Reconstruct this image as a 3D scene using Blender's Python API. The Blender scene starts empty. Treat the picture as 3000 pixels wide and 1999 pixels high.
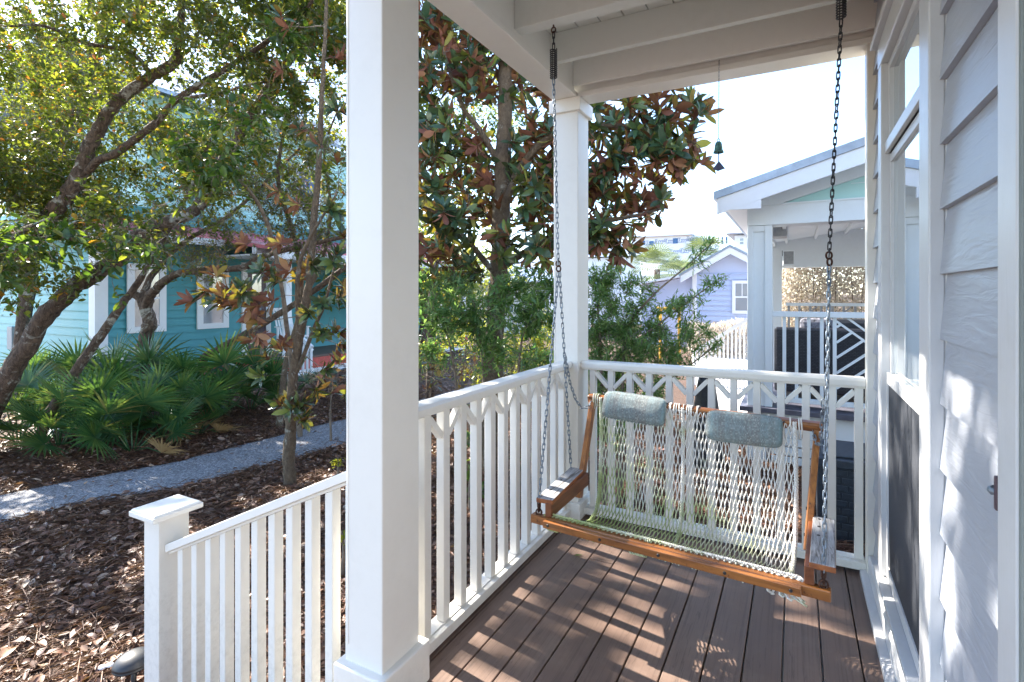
import bpy, math, random
import numpy as np
from mathutils import Vector, Matrix

random.seed(7)
RNG = np.random.default_rng(11)
SC = bpy.context.scene
COL = SC.collection
R = math.radians

# ------------------------------------------------------------------ camera
EYE = 1.37
YAW = R(24.98)
FPX, CXP, CYP = 1441.0, 1660.0, 861.0          # measured on the 3000 x 1999 picture
cam_d = bpy.data.cameras.new('camera')
cam_d.sensor_width = 36.0
cam_d.lens = 36.0 * FPX / 3000.0
cam_d.shift_x = -(CXP - 1500.0) / 3000.0
cam_d.shift_y = (CYP - 999.5) / 3000.0
cam_d.clip_start = 0.02
cam_d.clip_end = 2000.0
cam = bpy.data.objects.new('camera', cam_d)
COL.objects.link(cam)
cam.location = (0, 0, EYE)
cam.rotation_euler = (R(90), 0, YAW)
SC.camera = cam

# ------------------------------------------------------------------ light
SUN_EL = 39.0
SUN_DIR = Vector((-math.cos(R(8)) * math.cos(R(SUN_EL)), math.sin(R(8)) * math.cos(R(SUN_EL)), math.sin(R(SUN_EL))))
world = bpy.data.worlds.new('World')
SC.world = world
world.use_nodes = True
wn = world.node_tree
sky = wn.nodes.new('ShaderNodeTexSky')
sky.sky_type = 'NISHITA'
sky.sun_disc = False
sky.sun_elevation = R(SUN_EL)
sky.sun_rotation = math.atan2(SUN_DIR.x, SUN_DIR.y)
sky.air_density = 1.0
sky.dust_density = 0.5
sky.ozone_density = 2.5
bg = wn.nodes['Background']
bg.inputs['Strength'].default_value = 0.15
wn.links.new(sky.outputs['Color'], bg.inputs['Color'])
sun_d = bpy.data.lights.new('sun', 'SUN')
sun_d.energy = 5.0
sun_d.angle = R(0.5)
sun_d.color = (1.0, 0.93, 0.82)
sun = bpy.data.objects.new('sun', sun_d)
COL.objects.link(sun)
sun.rotation_euler = (-SUN_DIR).to_track_quat('-Z', 'Y').to_euler()
sun.location = SUN_DIR * 30

SC.view_settings.view_transform = 'Standard'
SC.view_settings.look = 'None'
SC.view_settings.exposure = 2.25
SC.view_settings.gamma = 1.0
SC.view_settings.use_curve_mapping = False
SC.cycles.max_bounces = 8
SC.cycles.diffuse_bounces = 5
SC.cycles.glossy_bounces = 3
SC.cycles.transmission_bounces = 4
SC.cycles.transparent_max_bounces = 6

# ------------------------------------------------------------------ geometry of the view -> places in the world
GZ = -0.55                                     # ground level (porch floor is z = 0)
def ray(x, y):
    a = (x - CXP) / FPX; b = (y - CYP) / FPX
    return np.array([-math.sin(YAW) + a * math.cos(YAW), math.cos(YAW) + a * math.sin(YAW), -b])
def on(x, y, ax, v):
    r = ray(x, y); o = np.array([0, 0, EYE]); t = (v - o[ax]) / r[ax]
    return o + t * r
def G(x, y): return on(x, y, 2, GZ)
KD = 3000.0 / 2353.0
def PD(x, y, d):                                # the same from the 2353 px wide view, at distance d along the view axis
    return np.array([0, 0, EYE]) + d * ray(x * KD, y * KD)
def PG(x, y): return G(x * KD, y * KD)

# ------------------------------------------------------------------ materials
def new_mat(name):
    m = bpy.data.materials.new(name); m.use_nodes = True
    nt = m.node_tree; p = nt.nodes['Principled BSDF']
    return m, nt, p
def N(nt, kind, **kw):
    n = nt.nodes.new(kind)
    for k, v in kw.items():
        if k in n.inputs: n.inputs[k].default_value = v
        else: setattr(n, k, v)
    return n
def L(nt, a, b): nt.links.new(a, b)
def coords(nt, scale=(1, 1, 1), out='Object', rot=(0, 0, 0)):
    tc = N(nt, 'ShaderNodeTexCoord'); mp = N(nt, 'ShaderNodeMapping')
    mp.inputs['Scale'].default_value = scale; mp.inputs['Rotation'].default_value = rot
    L(nt, tc.outputs[out], mp.inputs['Vector']); return mp.outputs['Vector']
def ramp(nt, fac, stops, interp='LINEAR'):
    r = N(nt, 'ShaderNodeValToRGB'); r.color_ramp.interpolation = interp
    e = r.color_ramp.elements
    while len(e) > 1: e.remove(e[-1])
    e[0].position = stops[0][0]; e[0].color = (*stops[0][1], 1)
    for s, c in stops[1:]:
        x = e.new(s); x.color = (*c, 1)
    L(nt, fac, r.inputs['Fac']); return r.outputs['Color']
def mixc(nt, fac, a, b, mode='MIX'):
    m = N(nt, 'ShaderNodeMix', data_type='RGBA', blend_type=mode)
    for s, v in ((m.inputs[0], fac), (m.inputs[6], a), (m.inputs[7], b)):
        if isinstance(v, (int, float)): s.default_value = v
        elif isinstance(v, tuple): s.default_value = (*v, 1)
        else: L(nt, v, s)
    return m.outputs[2]
def bump(nt, p, h, strength=0.3, dist=0.01):
    b = N(nt, 'ShaderNodeBump'); b.inputs['Strength'].default_value = strength; b.inputs['Distance'].default_value = dist
    L(nt, h, b.inputs['Height']); L(nt, b.outputs['Normal'], p.inputs['Normal'])
def noise(nt, vec, scale, detail=4, rough=0.55, dist=0.0):
    n = N(nt, 'ShaderNodeTexNoise'); n.inputs['Scale'].default_value = scale
    n.inputs['Detail'].default_value = detail; n.inputs['Roughness'].default_value = rough
    n.inputs['Distortion'].default_value = dist
    L(nt, vec, n.inputs['Vector']); return n.outputs['Fac']

def mat_paint(name, col, rough=0.42, dirt=0.12, grain=(30, 30, 30), bstr=0.12, dcol=(0.30, 0.27, 0.21)):
    m, nt, p = new_mat(name)
    v = coords(nt)
    n1 = noise(nt, v, 2.3, 6, 0.65)
    n2 = noise(nt, v, 19.0, 4, 0.7)
    f = N(nt, 'ShaderNodeMath', operation='MULTIPLY'); L(nt, n1, f.inputs[0]); L(nt, n2, f.inputs[1])
    fr = ramp(nt, f.outputs[0], [(0.22, (0, 0, 0)), (0.48, (1, 1, 1))])
    bw = N(nt, 'ShaderNodeRGBToBW'); L(nt, fr, bw.inputs[0])
    mu = N(nt, 'ShaderNodeMath', operation='MULTIPLY'); L(nt, bw.outputs[0], mu.inputs[0]); mu.inputs[1].default_value = dirt
    base_c = mixc(nt, mu.outputs[0], col, dcol)
    if name == 'white_paint':
        gp = N(nt, 'ShaderNodeNewGeometry'); sz_ = N(nt, 'ShaderNodeSeparateXYZ'); L(nt, gp.outputs['Position'], sz_.inputs[0])
        mz = N(nt, 'ShaderNodeMapRange'); L(nt, sz_.outputs['Z'], mz.inputs[0]); mz.inputs[1].default_value = 0.0; mz.inputs[2].default_value = 0.16; mz.inputs[3].default_value = 0.20; mz.inputs[4].default_value = 0.0
        n5 = noise(nt, gp.outputs['Position'], 34.0, 6, 0.75); f5 = ramp(nt, n5, [(0.46, (0, 0, 0)), (0.66, (1, 1, 1))])
        b5 = N(nt, 'ShaderNodeRGBToBW'); L(nt, f5, b5.inputs[0]); m5 = N(nt, 'ShaderNodeMath', operation='MULTIPLY'); L(nt, b5.outputs[0], m5.inputs[0]); L(nt, mz.outputs[0], m5.inputs[1])
        base_c = mixc(nt, m5.outputs[0], base_c, (0.28, 0.25, 0.20))
    L(nt, base_c, p.inputs['Base Color'])
    p.inputs['Roughness'].default_value = rough
    gv = coords(nt, grain)
    g = noise(nt, gv, 1.0, 5, 0.6, 0.4)
    bump(nt, p, g, bstr, 0.004)
    return m

def mat_plain(name, col, rough=0.5, metal=0.0, var=0.15, scale=12.0, bstr=0.1):
    m, nt, p = new_mat(name)
    v = coords(nt); n = noise(nt, v, scale, 5, 0.6)
    d = tuple(max(0, c * (1 - var * 2)) for c in col); b = tuple(min(1, c * (1 + var)) for c in col)
    L(nt, ramp(nt, n, [(0.3, d), (0.7, b)]), p.inputs['Base Color'])
    p.inputs['Roughness'].default_value = rough; p.inputs['Metallic'].default_value = metal
    bump(nt, p, n, bstr, 0.004)
    return m

def mat_leaf(name, stops, back=None, trans=(0.30, 0.36, 0.03), tfac=0.4, rough=0.35):
    m, nt, p = new_mat(name)
    g = N(nt, 'ShaderNodeNewGeometry')
    c = ramp(nt, g.outputs['Random Per Island'], stops)
    if back is not None:
        cb = ramp(nt, g.outputs['Random Per Island'], back)
        c = mixc(nt, g.outputs['Backfacing'], c, cb)
        rr = N(nt, 'ShaderNodeMapRange'); L(nt, g.outputs['Backfacing'], rr.inputs[0])
        rr.inputs[3].default_value = rough; rr.inputs[4].default_value = 0.75
        L(nt, rr.outputs[0], p.inputs['Roughness'])
    else: p.inputs['Roughness'].default_value = rough
    v = coords(nt); n = noise(nt, v, 25.0, 2)
    L(nt, mixc(nt, 0.35, c, mixc(nt, n, (0.0, 0.0, 0.0), (1.0, 1.0, 1.0)), 'SOFT_LIGHT'), p.inputs['Base Color'])
    t = N(nt, 'ShaderNodeBsdfTranslucent')
    if isinstance(trans, tuple): tc = trans; t.inputs['Color'].default_value = (*trans, 1)
    else: L(nt, ramp(nt, g.outputs['Random Per Island'], trans), t.inputs['Color'])
    mx = N(nt, 'ShaderNodeMixShader'); mx.inputs[0].default_value = tfac
    L(nt, p.outputs[0], mx.inputs[1]); L(nt, t.outputs[0], mx.inputs[2])
    L(nt, mx.outputs[0], nt.nodes['Material Output'].inputs['Surface'])
    return m

def mat_wood(name, c0, c1, scale=(3, 40, 40), rough=0.4, top=None, bstr=0.2, wear=None):
    m, nt, p = new_mat(name)
    v = coords(nt, scale); n = noise(nt, v, 1.0, 6, 0.65, 0.6)
    c = ramp(nt, n, [(0.30, c0), (0.68, c1)])
    if wear:
        v2 = coords(nt); n2 = noise(nt, v2, 26.0, 6, 0.75)
        fr = ramp(nt, n2, [(0.60, (0, 0, 0)), (0.68, (1, 1, 1))])
        c = mixc(nt, fr, c, wear)
    if top:
        g = N(nt, 'ShaderNodeNewGeometry'); s = N(nt, 'ShaderNodeSeparateXYZ'); L(nt, g.outputs['True Normal'], s.inputs[0])
        gt = N(nt, 'ShaderNodeMath', operation='GREATER_THAN'); L(nt, s.outputs['Z'], gt.inputs[0]); gt.inputs[1].default_value = 0.8
        n3 = noise(nt, v, 1.6, 6, 0.75, 1.2)
        cw = ramp(nt, n3, [(0.38, top[0]), (0.5, top[1]), (0.72, top[2])])
        c = mixc(nt, gt.outputs[0], c, cw)
    L(nt, c, p.inputs['Base Color']); p.inputs['Roughness'].default_value = rough
    bump(nt, p, n, bstr, 0.004)
    return m

def mat_bark(name, c0, c1, c2, scale=(9, 9, 4), lich=0.60):
    m, nt, p = new_mat(name)
    v = coords(nt, scale); n = noise(nt, v, 3.0, 8, 0.7, 0.8)
    c = ramp(nt, n, [(0.35, c0), (0.62, c1)])
    v2 = coords(nt); n2 = noise(nt, v2, 4.5, 5, 0.7, 0.6)
    f = ramp(nt, n2, [(lich, (0, 0, 0)), (lich + 0.07, (1, 1, 1))])
    L(nt, mixc(nt, f, c, c2), p.inputs['Base Color']); p.inputs['Roughness'].default_value = 0.85
    bump(nt, p, n, 1.0, 0.05)
    return m

M = {}
M['white'] = mat_paint('white_paint', (0.76, 0.735, 0.68), 0.42, 0.08)
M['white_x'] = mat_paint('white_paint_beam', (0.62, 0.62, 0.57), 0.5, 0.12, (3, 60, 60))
M['trim'] = mat_paint('trim_paint', (0.56, 0.565, 0.58), 0.33, 0.14, (60, 60, 4), 0.15)
M['nwhite'] = mat_paint('neighbour_paint', (0.72, 0.77, 0.80), 0.5, 0.08, (60, 60, 3), 0.15)
M['farwhite'] = mat_paint('far_white_paint', (0.80, 0.81, 0.84), 0.5, 0.05)
M['teal'] = mat_paint('teal_paint', (0.065, 0.30, 0.34), 0.5, 0.2, (3, 3, 60), 0.2, (0.03, 0.20, 0.22))
M['mint'] = mat_paint('mint_paint', (0.10, 0.37, 0.39), 0.5, 0.2, (3, 3, 60), 0.2, (0.2, 0.45, 0.44))
M['aqua'] = mat_paint('pale_aqua_paint', (0.42, 0.68, 0.66), 0.5, 0.1, (3, 3, 60), 0.1, (0.4, 0.6, 0.58))
M['lav'] = mat_paint('lavender_paint', (0.50, 0.56, 0.74), 0.5, 0.1, (3, 3, 60), 0.1, (0.3, 0.36, 0.6))
M['red'] = mat_plain('red_paint', (0.62, 0.10, 0.08), 0.5)
M['pinkroof'] = mat_plain('pink_metal_roof', (0.62, 0.16, 0.20), 0.4, 0.0, 0.12, 1.5)
M['greyroof'] = mat_plain('grey_metal_roof', (0.34, 0.39, 0.46), 0.35, 0.4, 0.10, 9.0)
M['doorbrown'] = mat_plain('purple_brown_paint', (0.09, 0.055, 0.07), 0.45)
M['casing_shade'] = mat_plain('grey_green_casing_shade', (0.20, 0.225, 0.22), 0.6, 0.0, 0.06, 5)  # shade on the side of the door casing, put into the colour
M['black'] = mat_plain('black_plastic', (0.02, 0.023, 0.03), 0.5, 0.0, 0.2, 30)
M['deckbox'] = mat_plain('dark_slate_plastic', (0.035, 0.045, 0.06), 0.4, 0.0, 0.15, 30)
M['speaker'] = mat_plain('grey_plastic', (0.33, 0.34, 0.35), 0.5, 0.0, 0.08, 30)
M['dark'] = mat_plain('dark_interior', (0.02, 0.022, 0.028), 0.6)
M['greydeck'] = mat_plain('slate_deck_paint', (0.10, 0.10, 0.13), 0.5)
M['steel'] = mat_plain('galvanised_steel', (0.27, 0.32, 0.38), 0.42, 0.75, 0.25, 60)
M['iron'] = mat_plain('dark_iron', (0.055, 0.055, 0.06), 0.5, 0.6, 0.3, 60)
M['rust'] = mat_plain('rusty_iron', (0.09, 0.04, 0.025), 0.7, 0.4, 0.3, 60)
M['verdigris'] = mat_plain('verdigris_bronze', (0.09, 0.24, 0.23), 0.6, 0.1, 0.35, 40)
M['bluegrey'] = mat_plain('slate_metal_sail', (0.07, 0.08, 0.15), 0.45, 0.5, 0.2, 30)
M['blue'] = mat_plain('blue_window_glass', (0.02, 0.10, 0.28), 0.15, 0.0, 0.1, 5)
M['wrap'] = mat_plain('white_house_wrap', (0.80, 0.82, 0.86), 0.6, 0.0, 0.03, 0.5)
M['wrapink'] = mat_plain('grey_blue_print', (0.22, 0.27, 0.42), 0.6, 0.0, 0.02, 1)
M['yellow'] = mat_plain('yellow_paint', (0.75, 0.42, 0.05), 0.5)
M['varnish'] = mat_wood('varnished_wood', (0.12, 0.038, 0.012), (0.36, 0.14, 0.036), (3, 45, 45), 0.3, None, 0.15, (0.06, 0.02, 0.01))
M['varnish_dark'] = mat_wood('brown_stained_wood', (0.10, 0.03, 0.012), (0.21, 0.07, 0.025), (40, 3, 40), 0.38, None, 0.15)
M['post_wood'] = mat_wood('orange_stained_post', (0.17, 0.058, 0.015), (0.42, 0.17, 0.042), (45, 45, 3), 0.32, None, 0.15, (0.06, 0.025, 0.01))
M['arm'] = mat_wood('weathered_armrest_wood', (0.17, 0.05, 0.018), (0.33, 0.11, 0.03), (40, 3, 40), 0.5,
                    ((0.10, 0.085, 0.075), (0.33, 0.33, 0.34), (0.55, 0.56, 0.58)), 0.5)
M['oakbark'] = mat_bark('oak_bark', (0.045, 0.028, 0.019), (0.18, 0.12, 0.083), (0.42, 0.40, 0.34), lich=0.555)
M['magbark'] = mat_bark('magnolia_bark', (0.10, 0.07, 0.045), (0.21, 0.155, 0.10), (0.38, 0.36, 0.29), (12, 12, 8), 0.57)
M['twig'] = mat_plain('twig_bark', (0.20, 0.155, 0.115), 0.8, 0.0, 0.3, 15, 0.3)
GREEN = [(0.0, (0.020, 0.040, 0.016)), (0.4, (0.036, 0.062, 0.022)), (0.75, (0.062, 0.088, 0.028)), (0.93, (0.14, 0.14, 0.03)), (0.975, (0.22, 0.12, 0.02)), (1.0, (0.28, 0.09, 0.02))]
TGREEN = [(0.0, (0.20, 0.28, 0.02)), (0.6, (0.36, 0.42, 0.03)), (0.92, (0.62, 0.60, 0.05)), (0.97, (0.75, 0.42, 0.03)), (1.0, (0.8, 0.25, 0.03))]
M['oakleaf'] = mat_leaf('oak_leaf', GREEN, None, TGREEN, 0.38, 0.30)
M['bayleaf'] = mat_leaf('bay_leaf', [(0, (0.018, 0.045, 0.018)), (0.8, (0.04, 0.085, 0.028)), (1, (0.10, 0.13, 0.03))], None,
                        [(0, (0.12, 0.24, 0.02)), (0.85, (0.30, 0.42, 0.03)), (0.97, (0.5, 0.5, 0.04)), (1.0, (0.8, 0.4, 0.03))], 0.38, 0.28)
M['magleaf'] = mat_leaf('magnolia_leaf', [(0, (0.022, 0.060, 0.032)), (0.85, (0.050, 0.110, 0.055)), (1, (0.16, 0.20, 0.05))],
                        [(0, (0.14, 0.050, 0.035)), (0.6, (0.25, 0.095, 0.062)), (0.85, (0.31, 0.14, 0.075)), (1.0, (0.30, 0.32, 0.08))],
                        [(0, (0.16, 0.08, 0.02)), (0.45, (0.30, 0.16, 0.02)), (0.8, (0.50, 0.46, 0.03)), (1.0, (0.6, 0.6, 0.04))], 0.22, 0.20)
M['willowleaf'] = mat_leaf('narrow_green_leaf', [(0, (0.065, 0.13, 0.055)), (0.8, (0.14, 0.24, 0.095)), (1, (0.26, 0.34, 0.13))], None,
                           [(0, (0.16, 0.34, 0.07)), (1.0, (0.42, 0.58, 0.12))], 0.5, 0.28)
M['yellowleaf'] = mat_leaf('yellow_green_leaf', [(0, (0.10, 0.14, 0.02)), (1, (0.26, 0.28, 0.04))], None, (0.6, 0.6, 0.06), 0.5, 0.4)
M['farleaf'] = mat_leaf('far_green_leaf', [(0, (0.06, 0.09, 0.02)), (1, (0.16, 0.19, 0.06))], None, (0.42, 0.45, 0.08), 0.5, 0.5)
M['palmleaf'] = mat_leaf('palmetto_leaf', [(0, (0.022, 0.075, 0.030)), (0.75, (0.050, 0.135, 0.050)), (0.93, (0.10, 0.15, 0.04)), (1, (0.32, 0.22, 0.10))], None,
                         [(0, (0.06, 0.18, 0.03)), (1, (0.25, 0.35, 0.05))], 0.28, 0.30)
M['drypalm'] = mat_leaf('dry_palmetto_leaf', [(0, (0.30, 0.17, 0.07)), (1, (0.42, 0.28, 0.13))], None, (0.5, 0.3, 0.1), 0.2, 0.7)
M['farpalm'] = mat_leaf('far_palm_leaf', [(0, (0.05, 0.085, 0.035)), (1, (0.14, 0.18, 0.07))], None, (0.28, 0.33, 0.10), 0.3, 0.5)
M['dryhedge'] = mat_leaf('dry_tan_leaf', [(0, (0.34, 0.28, 0.23)), (0.5, (0.52, 0.46, 0.39)), (0.9, (0.66, 0.61, 0.54)), (1, (0.26, 0.28, 0.12))], None, (0.75, 0.66, 0.52), 0.4, 0.6)
M['litter'] = mat_leaf('fallen_leaf', [(0, (0.055, 0.024, 0.015)), (0.4, (0.14, 0.060, 0.036)), (0.7, (0.25, 0.125, 0.075)), (0.9, (0.30, 0.175, 0.11)), (1, (0.40, 0.29, 0.21))], None,
                       (0.35, 0.2, 0.08), 0.12, 0.48)
M['straw'] = mat_leaf('pine_straw', [(0, (0.07, 0.028, 0.016)), (0.6, (0.17, 0.075, 0.042)), (1, (0.32, 0.19, 0.12))], None, (0.3, 0.2, 0.1), 0.1, 0.6)

def mat_ground():
    m, nt, p = new_mat('mulch')
    v = coords(nt); n = noise(nt, v, 14.0, 8, 0.75, 0.5); n2 = noise(nt, v, 90.0, 4, 0.7)
    a = ramp(nt, n, [(0.3, (0.018, 0.010, 0.007)), (0.55, (0.075, 0.038, 0.022)), (0.75, (0.17, 0.095, 0.055))])
    L(nt, mixc(nt, 0.5, a, ramp(nt, n2, [(0.3, (0.02, 0.01, 0.008)), (0.7, (0.2, 0.12, 0.08))])), p.inputs['Base Color'])
    p.inputs['Roughness'].default_value = 0.9
    bump(nt, p, n, 0.8, 0.03); return m
M['ground'] = mat_ground()
def mat_gravel():
    m, nt, p = new_mat('gravel')
    v = coords(nt); vo = N(nt, 'ShaderNodeTexVoronoi'); vo.inputs['Scale'].default_value = 75.0; L(nt, v, vo.inputs['Vector'])
    s = N(nt, 'ShaderNodeSeparateColor'); L(nt, vo.outputs['Color'], s.inputs[0])
    c = ramp(nt, s.outputs[0], [(0, (0.10, 0.105, 0.12)), (0.6, (0.19, 0.195, 0.22)), (1, (0.34, 0.345, 0.37))])
    n = noise(nt, v, 3.0, 5, 0.7)
    L(nt, mixc(nt, ramp(nt, n, [(0.52, (0, 0, 0)), (0.75, (0.45, 0.45, 0.45))]), c, (0.12, 0.08, 0.06)), p.inputs['Base Color'])
    p.inputs['Roughness'].default_value = 0.85
    bump(nt, p, vo.outputs['Distance'], 0.7, 0.012); return m
M['gravel'] = mat_gravel()
M['concrete'] = mat_plain('pale_concrete', (0.62, 0.60, 0.58), 0.8, 0.0, 0.06, 3)
def mat_deck():
    m, nt, p = new_mat('deck_paint')
    g = N(nt, 'ShaderNodeNewGeometry')
    tone = ramp(nt, g.outputs['Random Per Island'], [(0, (0.140, 0.088, 0.066)), (1, (0.190, 0.126, 0.097))])
    v = coords(nt, (90, 1.6, 10)); n = noise(nt, v, 1.0, 6, 0.7, 0.5)
    c = mixc(nt, ramp(nt, n, [(0.35, (0.6, 0.6, 0.6)), (0.5, (0, 0, 0))]), tone, (0.085, 0.055, 0.040))
    v2 = coords(nt); n2 = noise(nt, v2, 5.0, 6, 0.7)
    c = mixc(nt, ramp(nt, n2, [(0.5, (0, 0, 0)), (0.8, (0.5, 0.5, 0.5))]), c, (0.24, 0.18, 0.14))
    vo = N(nt, 'ShaderNodeTexVoronoi'); vo.inputs['Scale'].default_value = 3.3; L(nt, v2, vo.inputs['Vector'])
    kn = ramp(nt, vo.outputs['Distance'], [(0.0, (1, 1, 1)), (0.022, (0, 0, 0))])
    c = mixc(nt, kn, c, (0.04, 0.025, 0.018))
    vc = coords(nt, (16, 0.7, 1)); cr = N(nt, 'ShaderNodeTexNoise'); cr.inputs['Scale'].default_value = 1.0; cr.inputs['Detail'].default_value = 8
    L(nt, vc, cr.inputs['Vector'])
    crk = ramp(nt, cr.outputs['Fac'], [(0.4955, (0, 0, 0)), (0.5, (1, 1, 1)), (0.5045, (0, 0, 0))])
    c = mixc(nt, mixc(nt, 0.6, (0.0, 0.0, 0.0), crk), c, (0.045, 0.03, 0.022))
    L(nt, c, p.inputs['Base Color']); p.inputs['Roughness'].default_value = 0.5
    bump(nt, p, n, 0.35, 0.003); return m
M['deck'] = mat_deck()
def mat_siding():
    m, nt, p = new_mat('embossed_siding')
    v = coords(nt, (1, 5.5, 38)); n = noise(nt, v, 1.0, 3, 0.45, 1.3)
    v2 = coords(nt); n2 = noise(nt, v2, 3.0, 5)
    L(nt, mixc(nt, n2, (0.31, 0.33, 0.38), (0.40, 0.42, 0.47)), p.inputs['Base Color'])
    p.inputs['Roughness'].default_value = 0.36
    bump(nt, p, n, 0.4, 0.008); return m
M['siding'] = mat_siding()
def mat_glass(name, base=(0.02, 0.03, 0.035), ior=2.4, rough=0.01):
    m, nt, p = new_mat(name)
    v = coords(nt); n = noise(nt, v, 1.6, 2, 0.4)
    p.inputs['Base Color'].default_value = (*base, 1)
    p.inputs['Roughness'].default_value = rough; p.inputs['IOR'].default_value = ior; p.inputs['Metallic'].default_value = 0.75 if name == 'window_glass' else 0.0
    bump(nt, p, n, 0.05, 0.01); return m
M['glass'] = mat_glass('window_glass', (0.62, 0.68, 0.72), 1.6)
M['farglass'] = mat_glass('far_window_glass', (0.25, 0.28, 0.33), 2.5, 0.1)
def mat_screen():
    m, nt, p = new_mat('insect_screen')
    v = coords(nt, (1, 400, 400)); n = noise(nt, v, 1.0, 2)
    L(nt, ramp(nt, n, [(0.3, (0.02, 0.023, 0.03)), (0.7, (0.055, 0.06, 0.075))]), p.inputs['Base Color'])
    p.inputs['Roughness'].default_value = 0.7; return m
M['screen'] = mat_screen()
def mat_rope():
    m, nt, p = new_mat('cotton_rope')
    g = N(nt, 'ShaderNodeNewGeometry'); s = N(nt, 'ShaderNodeSeparateXYZ'); L(nt, g.outputs['Position'], s.inputs[0])
    n = noise(nt, g.outputs['Position'], 7.0, 5, 0.7)
    # algae stain: strongest low on the seat and towards the left edge and the middle seam
    mr = N(nt, 'ShaderNodeMapRange'); L(nt, s.outputs['X'], mr.inputs[0]); mr.inputs[1].default_value = -1.0; mr.inputs[2].default_value = -0.1; mr.inputs[3].default_value = 0.42; mr.inputs[4].default_value = -0.06
    mz = N(nt, 'ShaderNodeMapRange'); L(nt, s.outputs['Z'], mz.inputs[0]); mz.inputs[1].default_value = 0.30; mz.inputs[2].default_value = 0.62; mz.inputs[3].default_value = 0.30; mz.inputs[4].default_value = -0.12
    a = N(nt, 'ShaderNodeMath', operation='ADD'); L(nt, mr.outputs[0], a.inputs[0]); L(nt, mz.outputs[0], a.inputs[1])
    b = N(nt, 'ShaderNodeMath', operation='ADD'); L(nt, a.outputs[0], b.inputs[0])
    nn = N(nt, 'ShaderNodeMapRange'); L(nt, n, nn.inputs[0]); nn.inputs[1].default_value = 0.25; nn.inputs[2].default_value = 0.75; nn.inputs[3].default_value = -0.35; nn.inputs[4].default_value = 0.35
    L(nt, nn.outputs[0], b.inputs[1])
    c = ramp(nt, b.outputs[0], [(0.12, (0.74, 0.72, 0.67)), (0.45, (0.44, 0.50, 0.25)), (0.8, (0.22, 0.30, 0.09))])
    L(nt, c, p.inputs['Base Color']); p.inputs['Roughness'].default_value = 0.9
    w = N(nt, 'ShaderNodeTexWave'); w.inputs['Scale'].default_value = 70.0; w.bands_direction = 'DIAGONAL'; L(nt, g.outputs['Position'], w.inputs['Vector'])
    bump(nt, p, w.outputs['Fac'], 0.6, 0.002)
    return m
M['rope'] = mat_rope()
def mat_weave():
    m, nt, p = new_mat('woven_fabric')
    v = coords(nt, (1, 1, 1))
    ck = N(nt, 'ShaderNodeTexVoronoi'); ck.inputs['Scale'].default_value = 1.0; ck.inputs['Randomness'].default_value = 0.15
    v1 = coords(nt, (230, 90, 150)); L(nt, v1, ck.inputs['Vector'])
    s = N(nt, 'ShaderNodeSeparateColor'); L(nt, ck.outputs['Color'], s.inputs[0])
    a = ramp(nt, s.outputs[0], [(0.0, (0.175, 0.185, 0.185)), (0.35, (0.21, 0.240, 0.245)), (0.7, (0.245, 0.275, 0.275)), (0.9, (0.33, 0.35, 0.34))], 'CONSTANT')
    d = ramp(nt, ck.outputs['Distance'], [(0.25, (1, 1, 1)), (0.6, (0.78, 0.76, 0.73))])
    vs = coords(nt, (9, 0, 0)); st = noise(nt, vs, 1.0, 3)
    a = mixc(nt, ramp(nt, st, [(0.45, (0, 0, 0)), (0.6, (0.5, 0.5, 0.5))]), a, (0.20, 0.36, 0.40))
    L(nt, mixc(nt, 0.75, a, d, 'MULTIPLY'), p.inputs['Base Color'])
    p.inputs['Roughness'].default_value = 0.85
    bump(nt, p, ck.outputs['Distance'], 0.5, 0.003); return m
M['weave'] = mat_weave()
def mat_wicker(name, c0, c1):
    m, nt, p = new_mat(name)
    v = coords(nt, (1, 1, 1)); b = N(nt, 'ShaderNodeTexBrick')
    b.inputs['Scale'].default_value = 14.0; b.inputs['Mortar Size'].default_value = 0.03
    b.inputs['Color1'].default_value = (*c0, 1); b.inputs['Color2'].default_value = (*c1, 1); b.inputs['Mortar'].default_value = (0.004, 0.004, 0.006, 1)
    tc = N(nt, 'ShaderNodeTexCoord'); mp = N(nt, 'ShaderNodeMapping'); mp.inputs['Rotation'].default_value = (R(90), 0, 0)
    L(nt, tc.outputs['Object'], mp.inputs['Vector']); L(nt, mp.outputs['Vector'], b.inputs['Vector'])
    L(nt, b.outputs['Color'], p.inputs['Base Color']); p.inputs['Roughness'].default_value = 0.4
    bump(nt, p, b.outputs['Fac'], -0.6, 0.006); return m
M['wicker'] = mat_wicker('dark_wicker', (0.016, 0.018, 0.028), (0.035, 0.038, 0.052))
M['stripe'] = mat_plain('striped_cushion', (0.2, 0.2, 0.24), 0.8, 0, 0.7, 18)

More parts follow.
